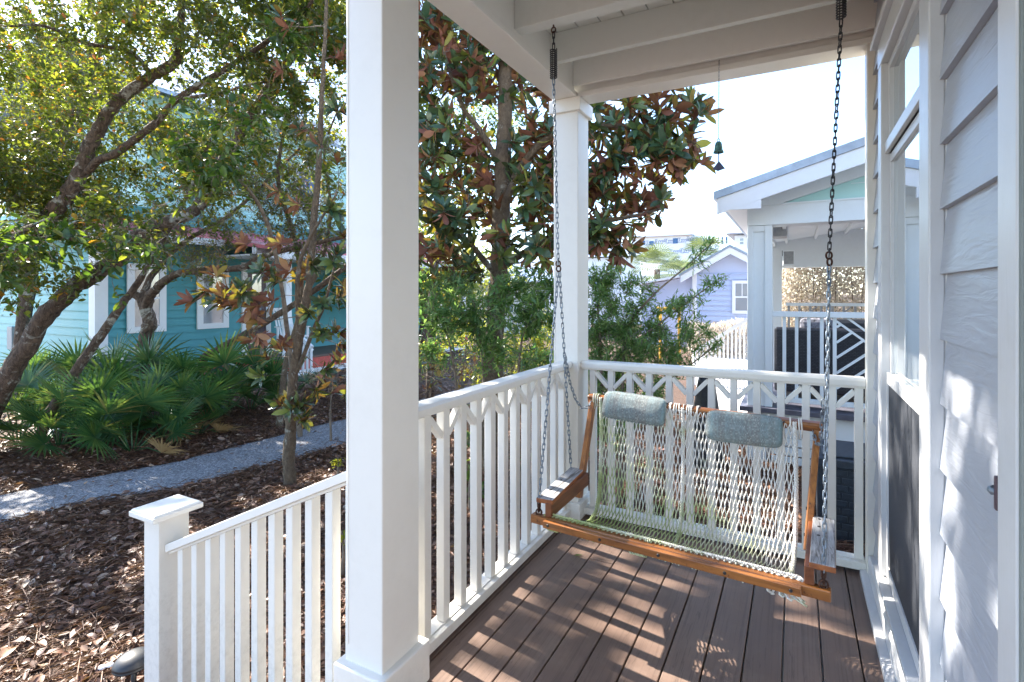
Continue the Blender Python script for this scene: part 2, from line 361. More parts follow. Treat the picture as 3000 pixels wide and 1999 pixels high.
# ------------------------------------------------------------------ mesh helpers
class MB:
    def __init__(self): self.v = []; self.f = []
    def add(self, vs, fs):
        o = len(self.v); self.v += [tuple(float(c) for c in p) for p in vs]; self.f += [tuple(o + i for i in f) for f in fs]; return self
    def box(self, x0, x1, y0, y1, z0, z1):
        vs = [(x0, y0, z0), (x1, y0, z0), (x1, y1, z0), (x0, y1, z0), (x0, y0, z1), (x1, y0, z1), (x1, y1, z1), (x0, y1, z1)]
        return self.add(vs, [(0, 3, 2, 1), (4, 5, 6, 7), (0, 1, 5, 4), (1, 2, 6, 5), (2, 3, 7, 6), (3, 0, 4, 7)])
    def hexa(self, b, t):                        # 4 bottom corners, 4 top corners
        return self.add(list(b) + list(t), [(0, 3, 2, 1), (4, 5, 6, 7), (0, 1, 5, 4), (1, 2, 6, 5), (2, 3, 7, 6), (3, 0, 4, 7)])
    def bar(self, p, q, w, h, up=(0, 0, 1)):     # rectangular bar from p to q
        p = Vector(p); q = Vector(q); d = (q - p).normalized(); u = Vector(up)
        s = d.cross(u).normalized(); u = s.cross(d).normalized(); a = s * w / 2; b = u * h / 2
        return self.hexa([p - a - b, p + a - b, q + a - b, q - a - b], [p - a + b, p + a + b, q + a + b, q - a + b])
    def tube(self, pts, rad, n=8, caps=True):
        pts = [Vector(p) for p in pts]; m = len(pts)
        if not hasattr(rad, '__len__'): rad = [rad] * m
        nrm = None; rings = []
        for i, p in enumerate(pts):
            d = (pts[min(i + 1, m - 1)] - pts[max(i - 1, 0)])
            d = d.normalized() if d.length > 1e-9 else Vector((0, 0, 1))
            if nrm is None: nrm = d.orthogonal().normalized()
            nrm = (nrm - d * nrm.dot(d)); nrm = nrm.normalized() if nrm.length > 1e-6 else d.orthogonal().normalized()
            b = d.cross(nrm)
            rings.append([p + (nrm * math.cos(2 * math.pi * k / n) + b * math.sin(2 * math.pi * k / n)) * rad[i] for k in range(n)])
        vs = [v for r in rings for v in r]; fs = []
        for i in range(m - 1):
            for k in range(n):
                a = i * n + k; b2 = i * n + (k + 1) % n
                fs.append((a, b2, b2 + n, a + n))
        if caps: fs.append(tuple(range(n - 1, -1, -1))); fs.append(tuple((m - 1) * n + k for k in range(n)))
        return self.add(vs, fs)
    def loop(self, pts, rad, n=6):               # closed tube
        pts = [Vector(p) for p in pts]; m = len(pts); rings = []
        c = sum(pts, Vector()) / m
        ax = (pts[1] - pts[0]).cross(pts[2] - pts[1])
        for i in range(m):
            ax2 = (pts[(i + 1) % m] - pts[i - 1]).cross(pts[i] - c)
            if ax2.length > ax.length * 0.01: ax = ax2 if ax2.dot(ax) >= 0 else -ax2
        ax.normalize()
        for i, p in enumerate(pts):
            d = (pts[(i + 1) % m] - pts[i - 1]).normalized(); b = d.cross(ax).normalized()
            rings += [p + (ax * math.cos(2 * math.pi * k / n) + b * math.sin(2 * math.pi * k / n)) * rad for k in range(n)]
        fs = []
        for i in range(m):
            j = (i + 1) % m
            for k in range(n):
                k2 = (k + 1) % n; fs.append((i * n + k, i * n + k2, j * n + k2, j * n + k))
        return self.add(rings, fs)
    def lathe(self, prof, c=(0, 0, 0), n=20):
        vs = []; fs = []
        for r, z in prof:
            vs += [(c[0] + r * math.cos(2 * math.pi * k / n), c[1] + r * math.sin(2 * math.pi * k / n), c[2] + z) for k in range(n)]
        for i in range(len(prof) - 1):
            for k in range(n):
                k2 = (k + 1) % n; fs.append((i * n + k, i * n + k2, (i + 1) * n + k2, (i + 1) * n + k))
        return self.add(vs, fs)
    def prism(self, poly, axis, a, b):           # polygon in the other two axes, extruded
        def P(p, t):
            q = list(p); q.insert(axis, t); return q
        n = len(poly); vs = [P(p, a) for p in poly] + [P(p, b) for p in poly]
        return self.add(vs, [tuple(range(n - 1, -1, -1)), tuple(range(n, 2 * n))] + [(i, (i + 1) % n, (i + 1) % n + n, i + n) for i in range(n)])
    def build(self, name, mat, parent=None, bevel=0, smooth=False, origin=None):
        me = bpy.data.meshes.new(name)
        vs = self.v
        if origin is not None: vs = [(x - origin[0], y - origin[1], z - origin[2]) for x, y, z in vs]
        me.from_pydata(vs, [], self.f); me.materials.append(M[mat] if isinstance(mat, str) else mat)
        import bmesh
        bm = bmesh.new(); bm.from_mesh(me); bmesh.ops.recalc_face_normals(bm, faces=bm.faces); bm.to_mesh(me); bm.free()
        if smooth: me.polygons.foreach_set('use_smooth', [True] * len(me.polygons))
        o = bpy.data.objects.new(name, me); COL.objects.link(o)
        if origin is not None: o.location = origin
        if parent: o.parent = parent
        if parent and origin is not None: o.location = Vector(origin) - world_loc(parent)
        elif parent: o.location = -world_loc(parent)
        if bevel:
            md = o.modifiers.new('bevel', 'BEVEL'); md.width = bevel; md.segments = 2; md.limit_method = 'ANGLE'; md.angle_limit = R(35)
        return o
def world_loc(o):
    v = Vector(o.location)
    while o.parent: o = o.parent; v += Vector(o.location)
    return v
def np_mesh(name, V, F, mat, parent=None, smooth=False):
    """V (n,3); F list of (m,k) int arrays"""
    me = bpy.data.meshes.new(name)
    F = [f for f in F if len(f)]
    me.vertices.add(len(V)); me.vertices.foreach_set('co', np.asarray(V, np.float32).ravel())
    nl = sum(f.size for f in F); npoly = sum(len(f) for f in F)
    me.loops.add(nl); me.polygons.add(npoly)
    me.loops.foreach_set('vertex_index', np.concatenate([f.ravel() for f in F]).astype(np.int32))
    st = []; o = 0
    for f in F:
        st.append(o + np.arange(len(f)) * f.shape[1]); o += f.size
    me.polygons.foreach_set('loop_start', np.concatenate(st).astype(np.int32))
    me.update(calc_edges=True); me.validate()
    if smooth: me.polygons.foreach_set('use_smooth', [True] * len(me.polygons))
    me.materials.append(M[mat])
    ob = bpy.data.objects.new(name, me); COL.objects.link(ob)
    if parent: ob.parent = parent; ob.location = -world_loc(parent)
    return ob
def tag(o, label=None, cat=None, group=None, kind=None):
    if label: o['label'] = label
    if cat: o['category'] = cat
    if group: o['group'] = group
    if kind: o['kind'] = kind
    return o
def thing(name, loc, label, cat, group=None):
    o = bpy.data.objects.new(name, None); COL.objects.link(o); o.location = tuple(float(c) for c in loc)
    o.empty_display_size = 0.1
    return tag(o, label, cat, group)

# ------------------------------------------------------------------ the setting: ground and paths
mb = MB(); nx = 60
gv = []; gf = []
xs = np.concatenate([np.linspace(-400, -14, 12), np.linspace(-12, 8, 41), np.linspace(12, 400, 12)])
ys = np.concatenate([np.linspace(-60, -6, 6), np.linspace(-4, 16, 41), np.linspace(20, 900, 16)])
for j, y in enumerate(ys):
    for i, x in enumerate(xs):
        z = GZ
        gv.append((x, y, z))
for j in range(len(ys) - 1):
    for i in range(len(xs) - 1):
        a = j * len(xs) + i; gf.append((a, a + 1, a + 1 + len(xs), a + len(xs)))
mb.add(gv, gf); g = mb.build('ground', 'ground'); tag(g, 'brown mulched ground under the trees', 'ground', kind='structure')

near = [(-300, 1590), (0, 1534), (223, 1478), (535, 1429), (1017, 1302)]
far = [(-300, 1505), (0, 1454), (223, 1409), (513, 1356), (1020, 1226)]
pn = [G(*p) for p in near]; pf = [G(*p) for p in far]
dn = (pn[-1] - pn[-2]); df = (pf[-1] - pf[-2])
pn += [pn[-1] + np.array([0.15, 3, 0]), pn[-1] + np.array([0.6, 8, 0])]; pf += [pf[-1] + np.array([0.15, 3, 0]), pf[-1] + np.array([0.6, 8, 0])]
PATH_N, PATH_F = pn, pf
def dense(pts, n=30, amp=0.012):
    out = []; rp = np.random.default_rng(5)
    for a, b in zip(pts[:-1], pts[1:]):
        for k in range(n):
            t = k / n; q = a * (1 - t) + b * t; out.append(q + np.array([rp.normal() * amp, 0, 0]))
    out.append(pts[-1]); return out
a = dense(pn); b = dense(pf); mb = MB()
vs = [(p[0], p[1], GZ + 0.006) for p in a] + [(p[0], p[1], GZ + 0.006) for p in b]
n = len(a); mb.add(vs, [(i, i + 1, n + i + 1, n + i) for i in range(n - 1)])
tag(mb.build('gravel_path', 'gravel'), 'grey blue gravel path winding through the mulch', 'path', kind='structure')
mb = MB()
mb.add([(-1.2, 7.2, GZ + 0.006), (6, 7.2, GZ + 0.006), (6, 30, GZ + 0.006), (-6, 30, GZ + 0.006)], [(0, 1, 2, 3)])
tag(mb.build('pavement', 'concrete'), 'pale sunlit pavement beyond the neighbouring porch', 'pavement', kind='structure')

# ------------------------------------------------------------------ porch
YR = 2.829      # rear rail centre
XLR = -1.285    # left rail centre
# deck
mb = MB(); x = -1.104 - 0.1325 * 2
e = [-1.385] + [-1.104 + 0.1325 * k for k in range(-1, 11)] + [0.335]
e = sorted(set([round(v, 4) for v in e]))
for a_, b_ in zip(e[:-1], e[1:]):
    if b_ - a_ < 0.02: continue
    cuts = [-2.0]; y = -2.0
    cuts += sorted(random.sample([random.uniform(-1, 0.9), random.uniform(0.9, 1.5), random.uniform(1.6, 2.4)], random.choice([0, 1, 1])))
    cuts += [2.93]
    for c0, c1 in zip(cuts[:-1], cuts[1:]):
        dz = random.uniform(-0.001, 0.001)
        mb.box(a_ + 0.0028, b_ - 0.0028, c0 + 0.001, c1 - 0.001, -0.035, dz)
deck = mb.build('porch_deck', 'deck', bevel=0.003)
tag(deck, 'taupe painted wooden porch floor boards under the swing', 'deck', kind='structure')
mb = MB(); mb.box(-1.36, 0.6, -1.98, 2.90, -0.09, -0.04)
mb.box(-1.40, -1.37, -2.0, 2.95, -0.28, -0.036); mb.box(-1.37, 0.6, 2.935, 2.965, -0.28, -0.036)
for yy in (-1.9, 0.5, 2.85): mb.box(-1.35, -1.22, yy - 0.06, yy + 0.06, GZ - 0.1, -0.09)
dk2 = mb.build('deck_frame', 'white', bevel=0.003); tag(dk2, 'white rim boards carrying the porch floor', 'deck frame', kind='structure')

# columns
def column(name, x0, x1, y0, y1, label, base, cap):
    t = thing(name, ((x0 + x1) / 2, (y0 + y1) / 2, 0), label, 'column', 'porch columns')
    m = MB(); m.box(x0, x1, y0, y1, 0.0, 2.566)
    m.build('shaft', 'white', t, 0.004)
    if base:
        m = MB(); m.box(x0 - 0.028, x1 + 0.026, y0 - 0.028, y1 + 0.028, 0.001, base)
        m.build('plinth', 'white', t, 0.006)
    m = MB(); 
    for xa, xb, ya, yb in ((x0 + 0.010, x0 + 0.014, y0 - 0.002, y0 + 0.01),): m.box(xa, xb, ya, yb, 0.2, 2.5)
    m.box(x0 - 0.022, x1 + 0.022, y0 - 0.022, y1 + 0.022, cap, 2.5655)
    m.build('capital', 'white', t, 0.005)
    return t
column('porch_column', -1.366, -1.203, 1.181, 1.351, 'wide white square porch column nearest the camera', 0.145, 2.50)
column('porch_column', -1.368, -1.203, 2.745, 2.913, 'white square porch column at the rear corner behind the swing chain', 0.10, 2.485)
# half column at the wall
t = thing('wall_post', (0.32, 2.79, 0), 'white half post where the rear railing meets the siding', 'post')
mb = MB(); mb.box(0.31, 0.36, 2.746, 2.826, 0, 2.566); mb.build('post', 'white', t, 0.003)

# railings
def hrail_y(name, label, xc, y0, y1, ys_, zt=0.955):
    t = thing(name, (xc, (y0 + y1) / 2, 0), label, 'railing')
    m = MB(); m.prism([(xc - 0.045, zt - 0.036), (xc + 0.045, zt - 0.036), (xc + 0.047, zt - 0.012), (xc + 0.036, zt), (xc - 0.036, zt), (xc - 0.047, zt - 0.012)], 1, y0, y1)
    m.box(xc - 0.03, xc + 0.03, y0, y1, zt - 0.048, zt - 0.0365)
    m.build('top_rail', 'white', t, 0.003)
    m = MB(); m.box(xc - 0.045, xc + 0.045, y0, y1, 0.018, 0.058); m.box(xc - 0.02, xc + 0.02, y0, y1, 0.0585, 0.063)
    m.build('bottom_rail', 'white', t, 0.004)
    w = 0.019
    for y in ys_:
        m = MB(); m.box(xc - w, xc + w, y - w, y + w, 0.0635, zt - 0.0485); m.build('baluster', 'white', t, 0.003)
    for i in range(len(ys_) - 1):
        # alternate: node (low) on odd balusters
        a_, b_ = ys_[i], ys_[i + 1]
        lo, hi = (b_, a_) if i % 2 == FLIP_Y else (a_, b_)
        s = 1 if hi > lo else -1
        m = MB(); m.bar((xc, lo + s * w, zt - 0.152), (xc, hi - s * w, zt - 0.066), 0.024, 0.030, (1, 0, 0)); m.build('brace', 'white', t, 0.002)
    return t
FLIP_Y = 0
hrail_y('porch_railing', 'white railing with zigzag braces along the left edge of the porch', XLR, 1.3515, 2.744, [1.472 + 0.1115 * k for k in range(12)])
t = thing('porch_railing', (-0.44, YR, 0), 'white railing with zigzag braces behind the swing', 'railing')
zt = 0.955; yc = YR; mb = MB()
mb.prism([(yc - 0.045, zt - 0.040), (yc + 0.045, zt - 0.040), (yc + 0.047, zt - 0.012), (yc + 0.036, zt), (yc - 0.036, zt), (yc - 0.047, zt - 0.012)], 0, -1.2025, 0.3095)
mb.box(-1.2025, 0.3095, yc - 0.03, yc + 0.03, zt - 0.052, zt - 0.0405)
mb.build('top_rail', 'white', t, 0.003)
mb = MB(); mb.box(-1.2025, 0.3095, yc - 0.045, yc + 0.045, 0.018, 0.055); mb.box(-1.2025, 0.3095, yc - 0.02, yc + 0.02, 0.0555, 0.06); mb.build('bottom_rail', 'white', t, 0.004)
bx = [-1.135 + 0.1182 * k for k in range(13)]; w = 0.0185
for x in bx:
    mb = MB(); mb.box(x - w, x + w, yc - w, yc + w, 0.0605, zt - 0.0525); mb.build('baluster', 'white', t, 0.003)
for i in range(12):
    lo, hi = (bx[i + 1], bx[i]) if i % 2 == 0 else (bx[i], bx[i + 1]); s = 1 if hi > lo else -1
    mb = MB(); mb.bar((lo + s * w, yc, zt - 0.155), (hi - s * w, yc, zt - 0.070), 0.024, 0.032, (0, 1, 0)); mb.build('brace', 'white', t, 0.002)

# stair railing and newel
nx0, nx1, ny0, ny1 = -2.665, -2.545, 1.206, 1.326; nyc = 1.266
t = thing('newel_post', ((nx0 + nx1) / 2, nyc, GZ), 'white square newel post with a flat overhanging cap at the foot of the stairs', 'newel post')
mb = MB(); mb.box(nx0, nx1, ny0, ny1, GZ, 0.374); mb.build('post', 'white', t, 0.003)
mb = MB(); c = (nx0 + nx1) / 2; h0, h1 = 0.100, 0.090
mb.box(c - h0, c + h0, nyc - h0, nyc + h0, 0.3745, 0.398)
mb.hexa([(c - h0 + .003, nyc - h0 + .003, 0.3981), (c + h0 - .003, nyc - h0 + .003, 0.3981), (c + h0 - .003, nyc + h0 - .003, 0.3981), (c - h0 + .003, nyc + h0 - .003, 0.3981)],
        [(c - h1, nyc - h1, 0.407), (c + h1, nyc - h1, 0.407), (c + h1, nyc + h1, 0.407), (c - h1, nyc + h1, 0.407)])
mb.build('cap', 'white', t, 0.004)
t = thing('stair_railing', (-1.95, nyc, -0.3), 'white sloping stair railing between the newel post and the near column', 'railing')
sl = (0.777 - 0.252) / 1.18
def rz(x): return 0.252 + sl * (x - nx1)
mb = MB(); xa, xb = nx1, -1.3665
for z0, z1, hw in ((-0.036, 0.0, 0.038), (-0.05, -0.0362, 0.024)):
    mb.hexa([(xa, nyc - hw, rz(xa) + z0), (xb, nyc - hw, rz(xb) + z0), (xb, nyc + hw, rz(xb) + z0), (xa, nyc + hw, rz(xa) + z0)],
            [(xa, nyc - hw, rz(xa) + z1), (xb, nyc - hw, rz(xb) + z1), (xb, nyc + hw, rz(xb) + z1), (xa, nyc + hw, rz(xa) + z1)])
mb.build('top_rail', 'white', t, 0.003)
mb = MB()
mb.hexa([(xa, nyc - .035, rz(xa) - .83), (xb, nyc - .035, rz(xb) - .83), (xb, nyc + .035, rz(xb) - .83), (xa, nyc + .035, rz(xa) - .83)],
        [(xa, nyc - .035, rz(xa) - .79), (xb, nyc - .035, rz(xb) - .79), (xb, nyc + .035, rz(xb) - .79), (xa, nyc + .035, rz(xa) - .79)])
mb.build('bottom_rail', 'white', t, 0.003)
for x in [-2.484, -2.38, -2.279, -2.178, -2.075, -1.97, -1.866, -1.763, -1.656, -1.549, -1.446]:
    mb = MB(); a_, b_ = x, x + 0.038
    mb.hexa([(a_, nyc - .019, rz(a_) - .7895), (b_, nyc - .019, rz(b_) - .7895), (b_, nyc + .019, rz(b_) - .7895), (a_, nyc + .019, rz(a_) - .7895)],
            [(a_, nyc - .019, rz(a_) - .0505), (b_, nyc - .019, rz(b_) - .0505), (b_, nyc + .019, rz(b_) - .0505), (a_, nyc + .019, rz(a_) - .0505)])
    mb.build('baluster', 'white', t, 0.003)
t = thing('porch_stairs', (-1.9, 0.4, GZ), 'painted wooden steps going down beside the stair railing', 'stairs')
for k in range(3):
    mb = MB(); mb.box(-1.70 - 0.29 * k, -1.405 - 0.29 * k, -0.4, 1.14, -0.17 - 0.135 * k, -0.135 - 0.135 * k); mb.build('tread', 'deck', t, 0.004)
    mb = MB(); mb.box(-1.43 - 0.29 * k, -1.41 - 0.29 * k, -0.4, 1.14, -0.30 - 0.135 * k, -0.1705 - 0.135 * k); mb.build('riser', 'white', t, 0.003)

# porch roof: beams, joists, ceiling boards
t = thing('porch_roof', (-0.5, 0.8, 2.6), 'cream painted porch roof with exposed beams and ceiling boards', 'porch roof')
mb = MB(); mb.box(-1.365, -1.205, -2.0, 2.744, 2.567, 2.597); mb.box(-1.365, -1.340, -2.0, 2.744, 2.5975, 2.80); mb.box(-1.339, -1.226, -2.0, 2.744, 2.5975, 2.80)
mb.build('beam', 'white', t, 0.003)
mb = MB(); mb.box(-1.365, 0.36, 2.7445, 2.88, 2.567, 2.600); mb.box(-1.365, 0.36, 2.77, 2.875, 2.6005, 2.80); mb.box(-1.225, 0.36, 2.72, 2.744, 2.63, 2.80)
mb.build('beam', 'white', t, 0.003)
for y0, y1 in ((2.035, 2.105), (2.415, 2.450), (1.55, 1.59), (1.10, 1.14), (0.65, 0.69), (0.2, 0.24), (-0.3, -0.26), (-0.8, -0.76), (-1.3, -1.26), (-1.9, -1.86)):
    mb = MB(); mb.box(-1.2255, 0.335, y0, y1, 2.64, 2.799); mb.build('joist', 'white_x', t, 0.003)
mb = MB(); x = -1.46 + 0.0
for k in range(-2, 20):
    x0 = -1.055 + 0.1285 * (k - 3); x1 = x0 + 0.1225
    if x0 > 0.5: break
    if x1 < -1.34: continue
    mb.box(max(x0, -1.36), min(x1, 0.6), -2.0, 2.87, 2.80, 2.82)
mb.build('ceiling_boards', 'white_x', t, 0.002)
mb = MB(); mb.box(-1.40, 1.2, -2.1, 2.91, 2.825, 2.86)
mb.build('roof_deck', 'white', t)

# own house wall
t = thing('house', (0.4, 1.0, 0), 'pale grey lap sided house with a tall window beside the porch', 'house')
house = t
def clap(mb, axis, c, s, u0, u1, z0, z1, ex=0.1655, lip=0.016, off=0.0):
    """lap siding on plane axis=c (0:x,1:y); s=-1 boards stick out to the negative side"""
    z = z0 - off
    while z < z1:
        a_, b_ = max(z, z0), min(z + ex, z1)
        fa = (a_ - z) / ex; fb = (b_ - z) / ex
        ca = c + s * lip * (1 - fa); cb = c + s * lip * (1 - fb) * 1.0
        q = [(c - s * 0.01, a_), (ca, a_), (cb, b_), (c - s * 0.01, b_)]
        if axis == 0: mb.add([(x_, u0, zz) for x_, zz in q] + [(x_, u1, zz) for x_, zz in q], [(0, 1, 2, 3), (7, 6, 5, 4), (0, 4, 5, 1), (1, 5, 6, 2), (2, 6, 7, 3), (3, 7, 4, 0)])
        else: mb.add([(u0, y_, zz) for y_, zz in q] + [(u1, y_, zz) for y_, zz in q], [(0, 1, 2, 3), (7, 6, 5, 4), (0, 4, 5, 1), (1, 5, 6, 2), (2, 6, 7, 3), (3, 7, 4, 0)])
        z += ex
SX = 0.349
mb = MB(); off = 0.1655 - ((0.427) % 0.1655)
off = (0.0 - 0.427) % 0.1655
clap(mb, 0, SX, -1, 1.067, 1.5415, 0.12, 2.79, off=((0.12 - 0.427) % 0.1655))
clap(mb, 0, SX, -1, 2.4015, 2.7455, 0.12, 2.79, off=((0.12 - 0.427) % 0.1655))
clap(mb, 0, SX, -1, 1.542, 2.401, 2.43, 2.79, off=((2.43 - 0.427) % 0.1655))
clap(mb, 0, SX, -1, -2.5, -0.1, 0.0, 2.79, off=0.03)
mb.build('siding', 'siding', t)
mb = MB(); mb.box(0.42, 0.55, -2.5, 3.1, GZ, 4.5); mb.box(0.36, 0.42, 1.03, 1.56, -0.04, 2.82); mb.box(0.36, 0.42, 2.39, 3.1, GZ, 4.5); mb.box(0.36, 0.42, 1.56, 2.39, 2.28, 4.5); mb.box(0.36, 0.42, 1.56, 2.39, -0.04, 0.2)
mb.box(0.36, 0.42, -2.5, -0.1, GZ, 4.5); mb.box(0.55, 6, 3.0, 3.1, GZ, 4.5); mb.box(0.4, 6, -2.6, -2.5, GZ, 4.5)
mb.build('wall', 'white', t)
mb = MB(); mb.box(0.31, 0.42, 0.985, 1.067, 0.0, 2.5); mb.build('door_casing', 'trim', t, 0.004)
mb = MB(); mb.box(0.40, 0.419, -0.1, 0.985, 0.0, 2.3); dr = mb.build('door', 'trim', t, 0.004)
mb = MB(); mb.box(0.312, 0.42, 0.972, 0.9845, 0.0, 2.48); mb.build('casing_shade_strip', 'casing_shade', t, 0.002)  # grey green strip paints the shaded near side of the door casing
mb = MB(); mb.box(0.3085, 0.3185, 1.0675, 1.0785, 1.000, 1.058); pl = mb.build('strike_plate', 'doorbrown', t, 0.002)
mb = MB(); mb.tube([(0.314, 1.079, 1.030), (0.309, 1.084, 1.030), (0.305, 1.089, 1.030)], [0.006, 0.009, 0.005], 14); mb.build('knob', 'steel', pl, 0.001)
# base trims
mb = MB(); mb.box(0.282, 0.314, -1.5, 2.775, 0.002, 0.03); mb.box(0.314, 0.345, -1.5, 2.7455, 0.002, 0.118); mb.hexa([(0.308, -1.5, 0.1185), (0.345, -1.5, 0.1185), (0.345, 2.71, 0.1185), (0.308, 2.71, 0.1185)], [(0.316, -1.5, 0.132), (0.345, -1.5, 0.132), (0.345, 2.71, 0.132), (0.316, 2.71, 0.132)])
mb.build('base_trim', 'trim', t, 0.002)
# window
wy0, wy1 = 1.542, 2.40
wdw = thing('window', (0.33, 1.97, 0.2), None, None); wdw.parent = t; wdw.location = Vector((0.33, 1.97, 0.2)) - Vector(t.location)
mb = MB(); mb.box(0.31, 0.345, wy0, 1.652, 0.24, 2.294); mb.box(0.31, 0.345, 2.322, wy1, 0.24, 2.294); mb.box(0.308, 0.345, wy0, wy1, 2.2945, 2.395); mb.box(0.285, 0.345, wy0 - 0.03, wy1 + 0.035, 2.3955, 2.425)
mb.box(0.345, 0.375, wy0, 1.652, 0.21, 2.3); mb.box(0.345, 0.375, 2.322, wy1, 0.21, 2.3)
mb.build('casing', 'trim', wdw, 0.004)
mb = MB(); mb.hexa([(0.296, wy0 - 0.02, 0.212), (0.375, wy0 - 0.02, 0.212), (0.375, wy1 + 0.02, 0.212), (0.296, wy1 + 0.02, 0.212)], [(0.296, wy0 - 0.02, 0.232), (0.375, wy0 - 0.02, 0.2395), (0.375, wy1 + 0.02, 0.2395), (0.296, wy1 + 0.02, 0.232)])
mb.box(0.322, 0.3445, wy0, wy1, 0.1325, 0.2115)
mb.build('sill', 'trim', wdw, 0.003)
def frame(mb, x0, x1, y0, y1, z0, z1, w, wz=None):
    wz = wz or w
    mb.box(x0, x1, y0, y0 + w, z0, z1); mb.box(x0, x1, y1 - w, y1, z0, z1); mb.box(x0, x1, y0 + w, y1 - w, z0, z0 + wz); mb.box(x0, x1, y0 + w, y1 - w, z1 - wz, z1)
mb = MB(); frame(mb, 0.335, 0.372, 1.6525, 2.3215, 1.93, 2.293, 0.022, 0.03); mb.box(0.322, 0.37, 1.6525, 2.3215, 1.930, 1.972)
mb.build('transom_frame', 'trim', wdw, 0.002)
mb = MB(); frame(mb, 0.340, 0.374, 1.6525, 2.3215, 1.02, 1.925, 0.020, 0.034); mb.build('upper_sash', 'trim', wdw, 0.002)
mb = MB(); frame(mb, 0.328, 0.3395, 1.6525, 2.3215, 0.243, 1.058, 0.018, 0.045); mb.build('screen_frame', 'trim', wdw, 0.002)
mb = MB(); mb.box(0.351, 0.353, 1.66, 2.315, 1.05, 1.90); mb.box(0.351, 0.353, 1.66, 2.315, 1.96, 2.27); mb.build('pane', 'glass', wdw)
mb = MB(); mb.box(0.334, 0.3355, 1.667, 2.307, 0.26, 1.045); mb.build('screen', 'screen', wdw)

# ------------------------------------------------------------------ the swing
FL = np.array([-1.040, 1.880, 0.400]); FR = np.array([0.104, 1.800, 0.400])
ux = (FR - FL); LEN = np.linalg.norm(ux); ux /= LEN
uy = np.array([-ux[1], ux[0], 0.0])
def S(a, b, z): return FL + ux * a + uy * b + np.array([0, 0, z - 0.400])     # a along the bar, b towards the back
sw = thing('porch_swing', S(LEN / 2, 0.25, 0.4), 'varnished wooden porch swing with a knotted white rope seat hanging by chains', 'swing')
mb = MB(); mb.bar(S(0, 0.0, 0.397), S(LEN, 0.0, 0.397), 0.034, 0.036); mb.build('front_bar', 'varnish', sw, 0.004)
mb = MB(); mb.bar(S(0.075, -0.0275, 0.397), S(LEN - 0.085, -0.0275, 0.397), 0.020, 0.030); mb.build('clamp_strip', 'varnish', sw, 0.003)
for a_ in (0.10, 0.34, 0.58, 0.82, 1.03):
    mb = MB(); p = S(a_, -0.038, 0.397); q = S(a_, -0.041, 0.397); mb.tube([p, q], [0.0065, 0.005], 10); mb.build('bolt', 'iron', sw)
TL = np.array([-0.985, 2.385, 0.825]); TR = np.array([0.106, 2.330, 0.808])
mb = MB(); mb.bar(TL, TR, 0.034, 0.040, (0, -0.3, 1)); mb.build('back_bar', 'varnish', sw, 0.008)
# side supports, posts, armrests
for s, (f0, f1, bk0, bk1, pb, pt) in enumerate((
        ((-0.985, 1.872), None, (-1.000, 2.272), None, (-0.975, 2.235, 0.36), (-0.958, 2.385, 0.815)),
        ((0.052, 1.802), None, (0.074, 2.190), None, (0.040, 2.125, 0.372), (0.082, 2.335, 0.790)))):
    cx = (f0[0] + (0.01 if s == 0 else -0.0)); bxk = bk0[0] + (0.015 if s == 0 else 0.0)
    # side board (slightly inside of the plank)
    x_in = 0.028 if s == 0 else -0.012
    mb = MB(); mb.bar((f0[0] + x_in, f0[1] - 0.005, 0.446), (bk0[0] + x_in + (0.02 if s == 0 else 0), bk0[1], 0.446), 0.030, 0.062)
    mb.build('arm_support', 'varnish_dark', sw, 0.003)
    mb = MB(); d = np.array([bk0[0] - f0[0], bk0[1] - f0[1]]); d = d / np.linalg.norm(d); nrm = np.array([d[1], -d[0]])
    fcen = np.array([-0.976, 1.868]) if s == 0 else np.array([0.078, 1.795]); bcen = np.array([-0.998, 2.275]) if s == 0 else np.array([0.100, 2.180])
    mb.bar((*fcen, 0.481), (*bcen, 0.481), 0.078, 0.021); ar = mb.build('armrest', 'arm', sw, 0.004)
    for tt in (0.55, 0.75, 0.93) if s == 1 else (0.25, 0.55):
        p = fcen * (1 - tt) + bcen * tt + nrm * (-0.015)
        mb = MB(); mb.tube([(p[0], p[1], 0.491), (p[0], p[1], 0.4925)], 0.006, 12); mb.build('screw', 'iron', ar)
    mb = MB(); mb.bar(pb, pt, 0.026, 0.042, (0, 1, 0)); mb.build('back_post', 'post_wood', sw, 0.003)
    for tt in (0.12, 0.33):
        p = np.array(pb) * (1 - tt) + np.array(pt) * tt
        mb = MB(); mb.tube([(p[0] - 0.017, p[1], p[2]), (p[0] - 0.012, p[1], p[2])], 0.006, 10); mb.build('bolt', 'iron', sw)
